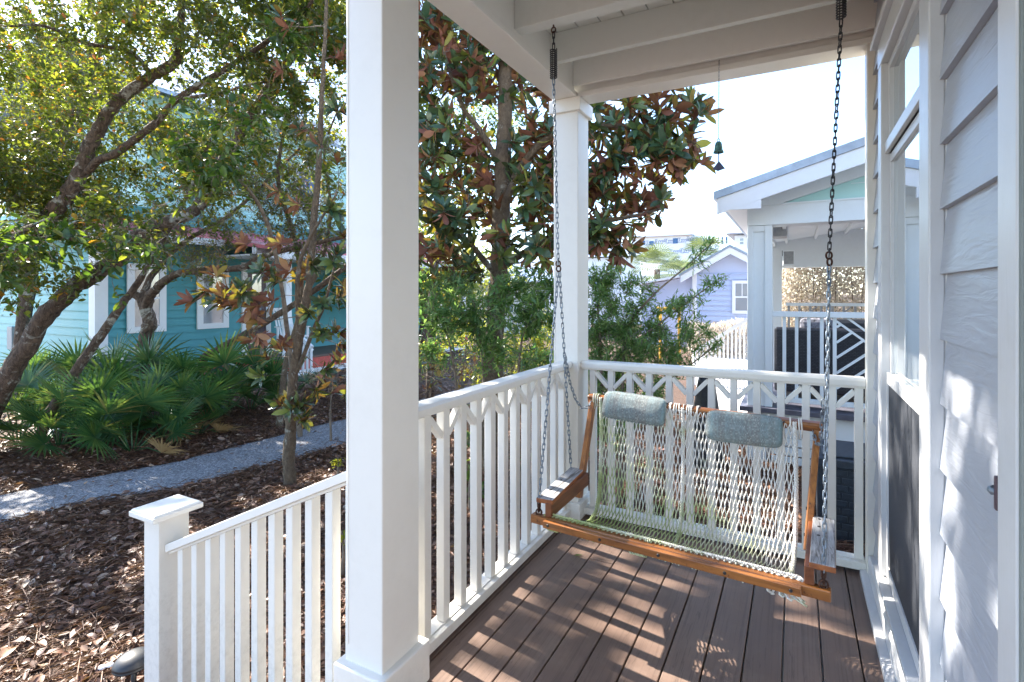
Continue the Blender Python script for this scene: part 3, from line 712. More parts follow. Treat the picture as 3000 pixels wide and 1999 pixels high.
# net surface
prof = [(0.0, 0.418), (0.012, 0.418), (0.10, 0.365), (0.19, 0.322), (0.27, 0.305), (0.34, 0.325), (0.385, 0.385), (0.42, 0.48), (0.455, 0.60), (0.485, 0.71), (0.505, 0.785), (0.512, 0.835)]
prof = np.array(prof); sl_ = np.concatenate([[0], np.cumsum(np.linalg.norm(np.diff(prof, axis=0), axis=1))]); NETL = sl_[-1]
def netp(u, v, dn=0.0):
    s_ = v * NETL; b_ = np.interp(s_, sl_, prof[:, 0]); z = np.interp(s_, sl_, prof[:, 1])
    e_ = 0.01; db = np.interp(min(s_ + e_, NETL), sl_, prof[:, 0]) - np.interp(max(s_ - e_, 0), sl_, prof[:, 0]); dz = np.interp(min(s_ + e_, NETL), sl_, prof[:, 1]) - np.interp(max(s_ - e_, 0), sl_, prof[:, 1])
    nl = math.hypot(db, dz) + 1e-9
    pinch = 0.060 * math.sin(math.pi * min(1, v * 1.25)) ** 0.8 if v < 0.8 else 0.0
    if v >= 0.8: pinch = 0.060 * math.sin(math.pi * 1.0) ** 0.8
    pinch = 0.085 * (1 - abs(2 * min(max(v, 0), 1) - 0.9) ** 1.6) if 0 < v < 1 else 0.0
    pinch = max(0, pinch)
    a0 = 0.065 + 0.105 * (1 - math.exp(-v * 9)) * (1 - 0.85 * v ** 1.5); a1 = LEN - 0.085 - 0.062 * (1 - math.exp(-v * 14)) * (1 - 0.5 * v)
    sag = -0.020 * math.sin(math.pi * u) * math.sin(math.pi * v)
    a_ = a0 + (a1 - a0) * u
    p = S(a_, b_ + dn * dz / nl, z - dn * db / nl + sag * 0.6)
    # blend to back bar line
    w_ = max(0, (v - 0.45) / 0.55) ** 1.5
    tb = TL + (TR - TL) * ((a_ + 0.0) / LEN)
    pe = S(a_, 0.512, 0.835)
    return p + (tb + np.array([0, -0.018, 0.012]) - pe) * w_
mb = MB(); NS = 100; ROWS = 23
rg = np.random.default_rng(3)
jit = rg.normal(0, 0.17, (NS + 2, ROWS + 2))
for j in range(NS):
    pts = []
    for k in range(ROWS):
        for q in range(4):
            t_ = q / 4.0; kk = k + t_
            o0 = 0.47 * (1 if (j + k) % 2 == 0 else -1) + jit[j, k]; o1 = 0.47 * (1 if (j + k + 1) % 2 == 0 else -1) + jit[j, k + 1]
            sm = t_ * t_ * (3 - 2 * t_); o_ = o0 + (o1 - o0) * sm
            u = (j + 0.5 + o_) / NS
            pts.append(netp(min(max(u, 0), 1), kk / ROWS, 0.0036 * math.sin(math.pi * kk + (j % 2) * math.pi)))
    mb.tube(pts, 0.0025, 5, False)
# edge braids, centre seam
for u0 in (0.0, 1.0, 0.468):
    for ph in range(3):
        pts = []
        nn_ = 150
        for k in range(nn_ + 1):
            v_ = k / nn_; A = 0.0065; th = 2 * math.pi * (v_ * 26) + ph * 2.094
            p = netp(u0, v_, A * math.cos(th)); p = p + ux * A * math.sin(th); pts.append(p)
        mb.tube(pts, 0.0042 if u0 != 0.468 else 0.0036, 5)
# row of knots lying along the front bar and loops wrapped round bars
for k in range(130):
    u = k / 130; p = netp(u, 0.012) + np.array([0, 0, 0.004]); th = k * 1.2
    mb.tube([p + ux * -0.005 + uy * 0.005 * math.cos(th), p + np.array([0, 0, 0.005]), p + ux * 0.006 - uy * 0.005 * math.cos(th)], 0.0036, 5)
net_mb = mb
mb = MB()
for k in range(75):
    if rg.random() < 0.25: continue
    a_ = 0.09 + (LEN - 0.21) * k / 75
    l_ = rg.uniform(0.004, 0.011)
    p = S(a_, -0.018, 0.380); mb.tube([p, p - np.array([0, 0, l_ * .6]) + ux * rg.normal(0, .001), p - np.array([0, 0, l_])], [0.0034, 0.0036, 0.0026], 6)
for k in range(9):                               # tassel at the right end, small one in the middle
    a_ = LEN - 0.20 + 0.012 * k; p = S(a_, -0.01, 0.376)
    q = p + np.array([rg.uniform(-.01, .03), rg.uniform(-.02, .01), -rg.uniform(.01, .03)])
    mb.tube([p, (p + q) / 2 + rg.normal(0, .005, 3), q, q + np.array([rg.uniform(-.02, .02), 0, rg.uniform(-.006, .006)])], 0.0042, 6)
p = S(LEN - 0.12, -0.01, 0.366); mb.tube([p, p + ux * 0.02 - np.array([0, 0, .008]), p + ux * 0.05 - np.array([0, 0, .022])], 0.0035, 6)
for k in range(5):
    p = S(0.45 + 0.012 * k, -0.012, 0.378); mb.tube([p, p + np.array([.012, -.006, -.012]), p + np.array([.028, 0, -.014])], 0.0034, 6)
for k in range(5):
    p = S(0.085 + 0.008 * k, 0.0, 0.378); mb.tube([p, p + np.array([-.004, -.006, -.014]), p + np.array([.012, 0, -.018])], 0.0036, 6)
mb.build('rope_fringe', 'rope', sw, smooth=True)
mb = MB()
bd = (TR - TL) / np.linalg.norm(TR - TL)
def wrap(f, tilt=0.0, drop=0.05, r=0.0034):
    c_ = TL + (TR - TL) * f; pts = []
    for k in range(9):
        th = -0.6 + 2 * math.pi * k / 8 * 0.86
        pts.append(c_ + np.array([0, -math.cos(th) * 0.023, math.sin(th) * 0.026]) + bd * tilt * k / 8)
    pts = [c_ + np.array([0, -0.012, -drop])] + pts
    mb.tube(pts, r, 6)
for f in [0.035, 0.045, 0.055, 0.405, 0.42, 0.445, 0.475, 0.485, 0.495, 0.52, 0.385, 0.80, 0.885, 0.915, 0.925]: wrap(f, rg.uniform(-.012, .012), rg.uniform(.03, .06))
for f in np.linspace(0.40, 0.52, 5): wrap(f, rg.uniform(-.006, .006), 0.035, 0.0024)
net_mb.add(mb.v, mb.f); net_mb.build('rope_net', 'rope', sw, smooth=True)

def pillow(name, c, w, h, th, tilt, roll, label):
    t = thing(name, c, label, 'cushion', 'headrest cushions on the swing')
    nu, nv = 28, 14; vs = []; fs = []
    def sq(t_, n_): return math.copysign(abs(math.sin(t_)) ** n_, math.sin(t_)), math.copysign(abs(math.cos(t_)) ** n_, math.cos(t_))
    for i in range(nu):
        s1, c1 = sq(2 * math.pi * i / nu, 0.30)
        for j in range(nv + 1):
            s2, c2 = sq(-math.pi / 2 + math.pi * j / nv, 0.55)
            x_ = w / 2 * c1 * c2; z_ = h / 2 * s1 * c2; y_ = th / 2 * s2
            y_ += 0.018 * (abs(z_) / (h / 2)) ** 2
            vs.append((x_, y_, z_))
    for i in range(nu):
        for j in range(nv):
            a_ = i * (nv + 1) + j; b_ = ((i + 1) % nu) * (nv + 1) + j; fs.append((a_, b_, b_ + 1, a_ + 1))
    rot = Matrix.Rotation(math.atan2(bd[1], bd[0]), 4, 'Z') @ Matrix.Rotation(tilt, 4, 'X') @ Matrix.Rotation(roll, 4, 'Y')
    m = MB(); m.add([Vector(v) for v in vs], fs)
    o = m.build('cover', 'weave', None, smooth=True)
    o.matrix_basis = rot; o.parent = t
    m = MB(); pts = [rot @ Vector((w / 2 * sq(2 * math.pi * i / 40, 0.30)[1] * 1.0, 0.016 * abs(sq(2 * math.pi * i / 40, 0.30)[0]) ** 2, h / 2 * sq(2 * math.pi * i / 40, 0.30)[0])) + Vector(t.location) for i in range(40)]
    m.loop(pts, 0.0028, 5); m.build('piping', 'weave', t, smooth=True)
    for s_ in (-1, 1):
        m = MB(); p = rot @ Vector((s_ * w / 2, 0.01, h * 0.33)) + Vector(t.location)
        m.tube([p, p + Vector((s_ * 0.012, 0.008, 0.006)), p + Vector((s_ * 0.015, 0.03, 0.0)), p + Vector((s_ * 0.012, 0.03, -0.03))], 0.003, 6); m.build('tie', 'black', t, smooth=True)
    return t
pillow('head_cushion', (-0.728, 2.342, 0.806), 0.325, 0.135, 0.042, R(-16), R(2.2), 'smaller looking blue grey woven head cushion on the left half of the swing back')
pillow('head_cushion', (-0.212, 2.300, 0.775), 0.320, 0.132, 0.042, R(-16), R(-0.5), 'blue grey woven head cushion on the right half of the swing back')

# chains
def chain_links(m, pts, pitch=0.0245, lw=0.0160, r=0.0024):
    pts = [Vector(p) for p in pts]; seg = [(pts[i + 1] - pts[i]).length for i in range(len(pts) - 1)]; tot = sum(seg)
    n = max(1, int(round(tot / pitch)))
    def at(s_):
        for i, l_ in enumerate(seg):
            if s_ <= l_ or i == len(seg) - 1: return pts[i].lerp(pts[i + 1], min(1, s_ / l_)), (pts[i + 1] - pts[i]).normalized()
            s_ -= l_
    for k in range(n):
        c_, d = at((k + 0.5) * tot / n)
        a = d.orthogonal().normalized(); th = (k % 2) * R(90) + random.uniform(-0.35, 0.35) + 0.6
        a = Matrix.Rotation(th, 3, d) @ a
        hl = pitch * 0.5 + r * 1.6; hw = lw / 2 - r; q = []
        for i in range(12):
            t_ = 2 * math.pi * i / 12; cs, sn = math.cos(t_), math.sin(t_)
            q.append(c_ + d * ((hl - hw) * (1 if cs > 0.01 else -1 if cs < -0.01 else 0) + hw * cs) + a * hw * sn)
        m.loop(q, r, 5)
def ring(m, c, d1, d2, r1, r2, rt, n=16, arc=1.0):
    c = Vector(c); d1 = Vector(d1).normalized(); d2 = Vector(d2).normalized()
    pts = [c + d1 * r1 * math.cos(2 * math.pi * i / n) + d2 * r2 * math.sin(2 * math.pi * i / n) for i in range(int(n * arc))]
    if arc >= 1: m.loop(pts, rt, 6)
    else: m.tube(pts, rt, 6)
def swing_chain(hook, shook, front, backbar, slack, armb, label):
    t = thing('swing_chain', hook, label, 'chain', 'chains of the porch swing')
    x, y, z = hook
    m = MB(); m.tube([(x, y, z + 0.01), (x, y, z - 0.012)], 0.004, 8); ring(m, (x, y, z - 0.024), (1, 0, 0), (0, 0, 1), 0.011, 0.013, 0.0032); m.build('screw_eye', 'rust', t, smooth=True)
    m = MB(); chain_links(m, [(x, y, z - 0.034), (x, y, z - 0.115)], 0.026, 0.017, 0.0028); m.build('top_links', 'iron', t, smooth=True)
    m = MB(); zt_, zb_ = z - 0.115, z - 0.255; pts = []
    for k in range(14 * 12):
        th = 2 * math.pi * k / 12; pts.append((x + 0.0155 * math.cos(th), y + 0.0155 * math.sin(th), zt_ + (zb_ - zt_) * k / (14 * 12)))
    m.tube(pts, 0.0029, 6)
    for s_ in (-1, 1): m.tube([(x + 0.005 * s_, y, zt_ + 0.01), (x + 0.005 * s_, y, zb_ - 0.01)], 0.0022, 5)
    m.build('spring', 'iron', t, smooth=True)
    m = MB(); chain_links(m, [(x, y, zb_ - 0.004), shook]); m.build('upper_chain', 'iron' if x > -0.5 else 'steel', t, smooth=True)
    m = MB(); sx, sy, sz = shook; ring(m, (sx, sy, sz + 0.002), (1, 0.3, 0), (0, 0, 1), 0.010, 0.0135, 0.0038); ring(m, (sx + 0.002, sy, sz - 0.022), (0.8, 0.6, 0), (0, 0, 1), 0.010, 0.0135, 0.0038); m.build('s_hook', 'rust', t, smooth=True)
    m = MB(); chain_links(m, [(sx, sy, sz - 0.035), Vector(front) + Vector((0, 0, 0.05))]); chain_links(m, [(sx + 0.002, sy + 0.01, sz - 0.035), armb]); m.build('lower_chain', 'steel', t, smooth=True)
    m = MB(); s0 = slack[0]; chain_links(m, slack); m.build('slack_chain', 'steel', t, smooth=True)
    m = MB(); f = Vector(front); chain_links(m, [f + Vector((0, 0, 0.055)), f + Vector((0, 0, 0.018))], 0.024, 0.018, 0.0034); ring(m, f + Vector((0, 0, 0.008)), (1, 0.2, 0), (0, 0, 1), 0.013, 0.014, 0.0036); m.tube([f, f - Vector((0, 0, 0.035))], 0.0035, 8); m.build('eye_bolt', 'rust', t, smooth=True)
    return t
swing_chain((-1.037, 2.08, 2.64), (-1.008, 2.07, 1.509), (-1.006, 1.876, 0.418), None,
            [(-1.010, 2.15, 1.07), (-1.016, 2.22, 0.93), (-1.010, 2.28, 0.83), (-0.994, 2.32, 0.783), (-0.972, 2.345, 0.785), (-0.958, 2.36, 0.812)], (-1.022, 2.245, 0.498),
            'grey steel chain with a black spring at the left end of the swing')
swing_chain((0.152, 2.075, 2.64), (0.111, 2.05, 1.509), (0.082, 1.800, 0.418), None,
            [(0.095, 2.13, 0.96), (0.092, 2.16, 0.86), (0.088, 2.20, 0.77), (0.075, 2.26, 0.755), (0.066, 2.32, 0.790)], (0.104, 2.18, 0.498),
            'dark steel chain with a spring at the right end of the swing near the wall')

# wind bell
t = thing('wind_bell', (-0.372, 2.757, 2.6), 'small verdigris bell with a flat sail hanging on a thin chain from the rear beam', 'wind chime')
x, y = -0.374, 2.757
mb = MB(); mb.tube([(x, y - 0.008, 2.628), (x, y - 0.016, 2.62), (x, y - 0.012, 2.605)], 0.0022, 6); mb.build('hook', 'iron', t, smooth=True)
mb = MB(); chain_links(mb, [(x, y - 0.012, 2.605), (x - 0.003, y - 0.012, 2.20)], 0.0095, 0.0055, 0.0009); mb.build('thin_chain', 'steel', t, smooth=True)
mb = MB(); mb.lathe([(0.0, 0.0), (0.008, 0.0), (0.016, -0.006), (0.019, -0.02), (0.022, -0.045), (0.028, -0.060), (0.025, -0.060), (0.019, -0.045), (0.012, -0.01), (0, -0.008)], (x - 0.003, y - 0.012, 2.189), 20)
ring(mb, (x - 0.003, y - 0.012, 2.196), (1, 0, 0), (0, 0, 1), 0.006, 0.008, 0.002); mb.build('bell', 'verdigris', t, smooth=True)
mb = MB(); mb.tube([(x - 0.002, y - 0.012, 2.175), (x - 0.002, y - 0.012, 2.08)], 0.003, 6); mb.build('clapper', 'iron', t)
mb = MB(); mb.prism([(x - 0.001, 2.086), (x + 0.032, 2.040), (x - 0.006, 2.030), (x - 0.034, 2.044)], 1, y - 0.013, y - 0.011); mb.build('sail', 'bluegrey', t)

# fallen leaf on the deck
def small_leaf(loc, rz_, sc, label, mat='bayleaf'):
    m = MB(); m.add([(0, 0, 0), (0.35, 0.14, 0.05), (0.7, 0.12, 0.02), (1, 0, 0.06), (0.7, -0.12, 0.05), (0.35, -0.14, 0.02)], [(0, 1, 2, 3), (0, 3, 4, 5)])
    m.v = [(a_ * sc, b_ * sc, c_ * sc) for a_, b_, c_ in m.v]
    o = m.build('fallen_leaf', mat); o.location = loc; o.rotation_euler = (0, 0, rz_); return tag(o, label, 'leaf')
small_leaf(tuple(on(1680, 1628, 2, 0.003)), 0.6, 0.05, 'curled green leaf lying on the porch floor below the swing')

# path light
hd = on(392, 1930, 2, -0.385); lx, ly = hd[0], hd[1]
t = thing('path_light', (lx, ly, GZ), 'black mushroom path light in the leaves behind the newel post', 'garden light')
mb = MB(); mb.lathe([(0.0, 0.030), (0.03, 0.028), (0.060, 0.016), (0.078, -0.004), (0.080, -0.014), (0.076, -0.016), (0.076, -0.020), (0.079, -0.022), (0.076, -0.030), (0, -0.030)], (lx, ly, -0.385), 32); mb.build('head', 'black', t, smooth=True)
mb = MB(); mb.tube([(lx, ly, -0.41), (lx, ly, GZ - 0.05)], 0.011, 10); mb.build('stake', 'black', t, smooth=True)

# ------------------------------------------------------------------ neighbour's porch (rear right)
NY = 6.0
def nX(px, Y=NY): return on(px, 861, 1, Y)[0]
def nZ(py, px=2350, Y=NY): return on(px, py, 1, Y)[2]
t = thing('neighbour_porch', (nX(2400), NY, 0), 'white gabled porch of the next house with a grey metal roof', 'porch')
cx0, cx1 = nX(2190), nX(2262)
DZ = nZ(1200); BZ = nZ(655); XR = 3.2; DEP = 2.9
mb = MB(); mb.box(cx0, cx1, NY, NY + 0.24, DZ, BZ)
mb.box(cx0 - 0.001, cx0 + 0.06, NY - 0.02, NY - 0.0005, DZ, BZ - 0.002); mb.box(cx1 - 0.075, cx1 + 0.001, NY - 0.02, NY - 0.0005, DZ, BZ - 0.002); mb.box(cx0 + 0.0605, cx1 - 0.0755, NY - 0.02, NY - 0.0005, BZ - 0.07, BZ - 0.002)
mb.build('column', 'nwhite', t, 0.003)
mb = MB(); mb.box(XR - 0.3, XR, NY, NY + 0.24, DZ, BZ); mb.build('column', 'nwhite', t, 0.003)
mb = MB(); mb.box(cx0 + 0.02, cx1 + 0.03, NY + DEP - 0.012, NY + DEP + 0.19, DZ, BZ - 0.002); mb.build('column', 'nwhite', t, 0.003)
HT = nZ(592)
mb = MB(); mb.box(cx0, XR, NY - 0.025, NY + 0.215, BZ + 0.001, HT); mb.box(cx0, cx0 + 0.2, NY + 0.216, NY + DEP + 0.2, BZ + 0.001, HT); mb.box(cx0 + 0.2, XR, NY + DEP, NY + DEP + 0.2, BZ - 0.34, HT); mb.box(cx0 + 0.05, XR, NY - 0.035, NY - 0.0255, HT - 0.02, HT)
mb.build('beam', 'nwhite', t, 0.003)
# roof: slope line in the front plane
RY0 = NY - 0.42; RY1 = NY + DEP + 0.7
e0 = on(2091, 577, 1, RY0); e1 = on(2531, 418, 1, RY0); slp = (e1[2] - e0[2]) / (e1[0] - e0[0]); XRG = 2.4; ridge = e0[2] + slp * (XRG - e0[0])
X2 = 2 * XRG - e0[0]
def roofpiece(m, y0, y1, z0, z1, xs_=0.0):
    a_ = e0[0] + xs_; m.hexa([(a_, y0, e0[2] + z0 + slp * xs_), (XRG, y0, ridge + z0), (XRG, y1, ridge + z0), (a_, y1, e0[2] + z0 + slp * xs_)], [(a_, y0, e0[2] + z1 + slp * xs_), (XRG, y0, ridge + z1), (XRG, y1, ridge + z1), (a_, y1, e0[2] + z1 + slp * xs_)])
    b_ = X2 - xs_; m.hexa([(XRG, y0, ridge + z0), (b_, y0, e0[2] + z0 + slp * xs_), (b_, y1, e0[2] + z0 + slp * xs_), (XRG, y1, ridge + z0)], [(XRG, y0, ridge + z1), (b_, y0, e0[2] + z1 + slp * xs_), (b_, y1, e0[2] + z1 + slp * xs_), (XRG, y1, ridge + z1)])
mb = MB(); roofpiece(mb, RY0, RY1, -0.03, 0.055); rf = mb.build('roof', 'greyroof', t)
mb = MB(); roofpiece(mb, RY0 + 0.02, RY0 + 0.05, -0.20, -0.031, 0.03); roofpiece(mb, RY0 + 0.051, RY1 - 0.02, -0.060, -0.031, 0.05)
mb.prism([(e0[0] + 0.04, e0[2] - 0.035), (e0[0] + 0.04, e0[2] - 0.15), (nX(2200, RY0) + 0.1, e0[2] - 0.19 + 0.03), (nX(2200, RY0) + 0.1, e0[2] + 0.02)], 1, RY0 + 0.022, RY0 + 0.048)
mb.build('rake_board', 'farwhite', rf, 0.002)
xg0 = nX(2292); gz = lambda x_: e0[2] + slp * (x_ - e0[0]) - 0.035
mb = MB(); mb.prism([(cx0, HT + 0.001), (xg0, HT + 0.001), (XRG, HT + slp * (XRG - xg0)), (XRG, gz(XRG)), (cx0, gz(cx0))], 1, NY - 0.02, NY + 0.03); mb.build('gable_trim', 'nwhite', t, 0.002)
mb = MB(); mb.prism([(xg0 - 0.1, HT + 0.001), (XRG, HT + slp * (XRG - xg0) + 0.1), (2 * XRG - xg0, HT + 0.001)], 1, NY + 0.031, NY + 0.06); mb.build('gable_panel', 'aqua', t)
mb = MB()
for zz in (nZ(548), nZ(500), nZ(452)): mb.box(xg0 + (zz - HT) / slp + 0.1, XRG + 0.5, NY + 0.0285, NY + 0.0298, zz - 0.003, zz + 0.003)
mb.build('gable_joint', 'nwhite', t)
mb = MB(); mb.hexa([(cx0, NY, BZ + 0.05), (XRG, NY, BZ + 0.45), (XRG, NY + DEP, BZ + 0.45), (cx0, NY + DEP, BZ + 0.05)], [(cx0, NY, BZ + 0.08), (XRG, NY, BZ + 0.48), (XRG, NY + DEP, BZ + 0.48), (cx0, NY + DEP, BZ + 0.08)])
for k in range(6): 
    xa_ = cx0 + 0.35 + 0.42 * k; zz = BZ + 0.05 + 0.4 * (xa_ - cx0) / (XRG - cx0); mb.box(xa_, xa_ + 0.04, NY + 0.22, NY + DEP - 0.01, zz - 0.045, zz - 0.001)
mb.build('ceiling', 'nwhite', t)
mb = MB(); mb.box(cx0 - 0.08, XR, NY - 0.10, NY + DEP + 0.3, DZ - 0.055, DZ - 0.0005); mb.build('deck_edge', 'greydeck', t, 0.004)
mb = MB(); mb.box(cx0, XR, NY - 0.03, NY + 0.0, DZ - 0.32, DZ - 0.056)
z = DZ - 0.33
for k in range(7):
    if z - 0.085 < GZ - 0.1: break
    mb.box(cx0 + (0.25 if k else 0), XR, NY - 0.02, NY, z - 0.085, z); z -= 0.105
mb.box(cx0, cx0 + 0.2, NY - 0.021, NY + 0.1, GZ - 0.05, DZ - 0.3201); mb.box(cx0, XR, NY + 0.3, NY + 0.35, GZ, DZ - 0.06)
mb.build('skirt_boards', 'nwhite', t, 0.002)
nr = thing('neighbour_railing', (nX(2400), NY + 0.1, DZ), 'white railing with diagonal slats on the next porch', 'railing')
RZ = nZ(914); RB = nZ(1172); yq = NY + 0.06
mb = MB(); mb.box(cx1 + 0.001, XR - 0.3, yq - 0.05, yq + 0.05, RZ - 0.06, RZ); mb.build('top_rail', 'nwhite', nr, 0.004)
mb = MB(); mb.box(cx1 + 0.001, XR - 0.3, yq - 0.04, yq + 0.04, RB - 0.045, RB); mb.build('bottom_rail', 'nwhite', nr, 0.003)
s22 = lambda x_: nX(2100 + x_ * 0.2232, yq)
for l_, r_ in ((862, 910), (1025, 1070), (1185, 1230), (1353, 1402), (1522, 1572)):
    mb = MB(); mb.box(s22(l_), s22(r_), yq - 0.019, yq + 0.019, RB + 0.0005, RZ - 0.0605); mb.build('baluster', 'nwhite', nr, 0.002)
bx0 = s22(1572); bw_ = 0.62; zc = (RZ + RB) / 2
mb = MB(); hgt = RZ - 0.062 - RB
mb.bar((bx0, yq, RZ - 0.10), (bx0 + 0.30, yq, RZ - 0.10 - 0.235), 0.024, 0.045, (0, 1, 0))
for k in range(6):
    z0_ = RB + 0.03 + k * 0.165 - 0.05; z1_ = z0_ + 0.235
    L_ = 0.30
    if z1_ > RZ - 0.335 + 0.0: 
        f_ = ((RZ - 0.10) - z0_) / (0.235 / 0.30 + 0.235 / 0.30); L_ = min(0.30, f_)
    if L_ > 0.03: mb.bar((bx0, yq, z0_), (bx0 + L_, yq, z0_ + L_ * 0.235 / 0.30), 0.022, 0.040, (0, 1, 0))
mb.bar((bx0 + 0.1, yq, RZ - 0.06), (bx0 + 0.30, yq, RZ - 0.22), 0.022, 0.035, (0, 1, 0))
mb.build('diagonal_slats', 'nwhite', nr)
for k in range(9):
    x_ = bx0 + 0.32 + k * 0.13; mb = MB(); mb.box(x_, x_ + 0.038, yq - 0.019, yq + 0.019, RB + 0.0005, RZ - 0.0605); mb.build('baluster', 'nwhite', nr, 0.002)
# back railing of that porch
nb = thing('back_railing', (1.5, NY + DEP, DZ), 'shaded crossed railing at the far side of the next porch', 'railing')
yb = NY + DEP + 0.1; zr = on(2400, 888, 1, yb)[2]
mb = MB(); mb.box(cx0 + 0.35, XR, yb - 0.04, yb + 0.04, zr - 0.05, zr); mb.build('top_rail', 'nwhite', nb, 0.003)
mb = MB(); mb.box(cx0 + 0.35, XR, yb - 0.02, yb + 0.02, DZ + 0.05, DZ + 0.1)
for k in range(18):
    x_ = cx0 + 0.38 + 0.16 * k; mb.box(x_, x_ + 0.035, yb - 0.018, yb + 0.018, DZ + 0.1, zr - 0.05)
    if k % 3 == 1: mb.bar((x_ + 0.03, yb, zr - 0.28), (x_ + 0.28, yb, zr - 0.06), 0.02, 0.035, (0, 1, 0))
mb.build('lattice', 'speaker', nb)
# sofa, speaker
t = thing('wicker_sofa', (nX(2400, 6.6), 6.6, DZ), 'dark wicker outdoor sofa behind the slats of the next porch', 'sofa')
xs0 = nX(2268, 6.45); zs = on(2400, 962, 1, 6.45)[2]
mb = MB(); mb.box(xs0, xs0 + 1.9, 6.45, 6.55, DZ + 0.1, zs); mb.build('backrest', 'wicker', t, 0.03)
mb = MB(); mb.box(xs0, xs0 + 1.9, 6.551, 7.2, DZ + 0.08, DZ + 0.42); mb.box(xs0, xs0 + 0.12, 6.551, 7.2, DZ + 0.42, DZ + 0.62); mb.build('seat', 'wicker', t, 0.03)
for k, xx in enumerate((xs0 + 0.28, xs0 + 0.62)):
    o = MB(); o.box(xx, xx + 0.38, 6.58, 6.68, DZ + 0.45, zs + 0.11); c_ = o.build('throw_pillow', 'stripe' if k == 0 else 'black', None, 0.05); tag(c_, 'grey striped throw pillow leaning on the wicker sofa' if k == 0 else 'dark blue throw pillow beside the striped one on the wicker sofa', 'pillow')
t = thing('outdoor_speaker', (nX(2312, NY + 2.2), NY + 2.2, 2), 'grey box speaker mounted under the ceiling of the next porch', 'speaker')
q0 = on(2293, 735, 1, NY + 2.2); q1 = on(2328, 779, 1, NY + 2.2)
mb = MB(); mb.box(q0[0], q1[0], NY + 2.2, NY + 2.4, q1[2], q0[2]); mb.build('cabinet', 'nwhite', t, 0.01)
mb = MB(); mb.box(q0[0] + 0.015, q1[0] - 0.015, NY + 2.192, NY + 2.1995, q1[2] + 0.03, q0[2] - 0.015); mb.build('grille', 'speaker', t, 0.002)
mb = MB(); mb.box(q0[0] - 0.012, q0[0] - 0.001, NY + 2.3, NY + 2.40, q0[2] - 0.07, q0[2] + 0.01); mb.build('bracket', 'iron', t)
q0 = on(2262, 668, 1, NY + 0.9); q1 = on(2305, 692, 1, NY + 0.9)
mb = MB(); mb.box(q0[0], q1[0], NY + 0.9, NY + 1.2, q1[2], q0[2] + 0.1); o = mb.build('ceiling_box', 'speaker', None, 0.01); tag(o, 'dark grey box under the near ceiling corner of the next porch', 'electrical box')

# deck box between the porches
b0 = on(2388, 1580, 2, GZ); bw0 = b0[0]; by = b0[1]
t = thing('deck_box', (bw0 + 0.3, by + 0.2, GZ), 'dark wicker patterned storage box on the straw beside the next porch', 'storage box')
ztp = on(2400, 1330, 1, by)[2]
mb = MB(); mb.box(bw0 + 0.02, bw0 + 0.95, by, by + 0.5, GZ + 0.02, ztp - 0.09)
for k in range(9):
    zz = GZ + 0.06 + k * (ztp - 0.15 - GZ) / 9
    for j in range(9):
        xx = bw0 + 0.035 + j * 0.1 + (0.05 if k % 2 else 0)
        mb.box(xx, xx + 0.085, by - 0.008, by - 0.0005, zz, zz + 0.042)
mb.build('body', 'deckbox', t, 0.003)
mb = MB(); mb.box(bw0, bw0 + 0.97, by - 0.03, by + 0.53, ztp - 0.0895, ztp - 0.02); mb.box(bw0 + 0.05, bw0 + 0.92, by + 0.02, by + 0.48, ztp - 0.0199, ztp); mb.build('lid', 'deckbox', t, 0.012)

# covered grill
c0 = on(2065, 1378, 2, GZ)
t = thing('covered_grill', c0, 'tall narrow black cloth covered grill behind the rear railing', 'covered grill')
zt_ = on(2048, 1104, 1, c0[1])[2]; hh = zt_ - GZ
vs = []; fs = []; nseg = 44
for i, (f_, r_) in enumerate(((0.0, 0.165), (0.1, 0.17), (0.35, 0.150), (0.6, 0.135), (0.8, 0.11), (0.93, 0.092), (1.0, 0.075))):
    for k in range(nseg):
        th = 2 * math.pi * k / nseg; rr = r_ * (1 + (0.09 * math.sin(7 * th + i * 0.5) + 0.05 * math.sin(13 * th)) * (1 - f_ * 0.8))
        sq_ = max(abs(math.cos(th)), abs(math.sin(th))) ** -0.5
        vs.append((c0[0] + rr * sq_ * math.cos(th), c0[1] + 0.1 + rr * sq_ * math.sin(th), GZ + hh * f_))
for i in range(6):
    for k in range(nseg): fs.append((i * nseg + k, i * nseg + (k + 1) % nseg, (i + 1) * nseg + (k + 1) % nseg, (i + 1) * nseg + k))
fs.append(tuple(6 * nseg + k for k in range(nseg)))
mb = MB(); mb.add(vs, fs); mb.build('cover', 'black', t, smooth=True)
mb = MB(); mb.box(c0[0] - 0.09, c0[0] + 0.09, c0[1] + 0.02, c0[1] + 0.18, zt_ - 0.012, zt_ + 0.01); mb.build('lid', 'speaker', t, 0.008)

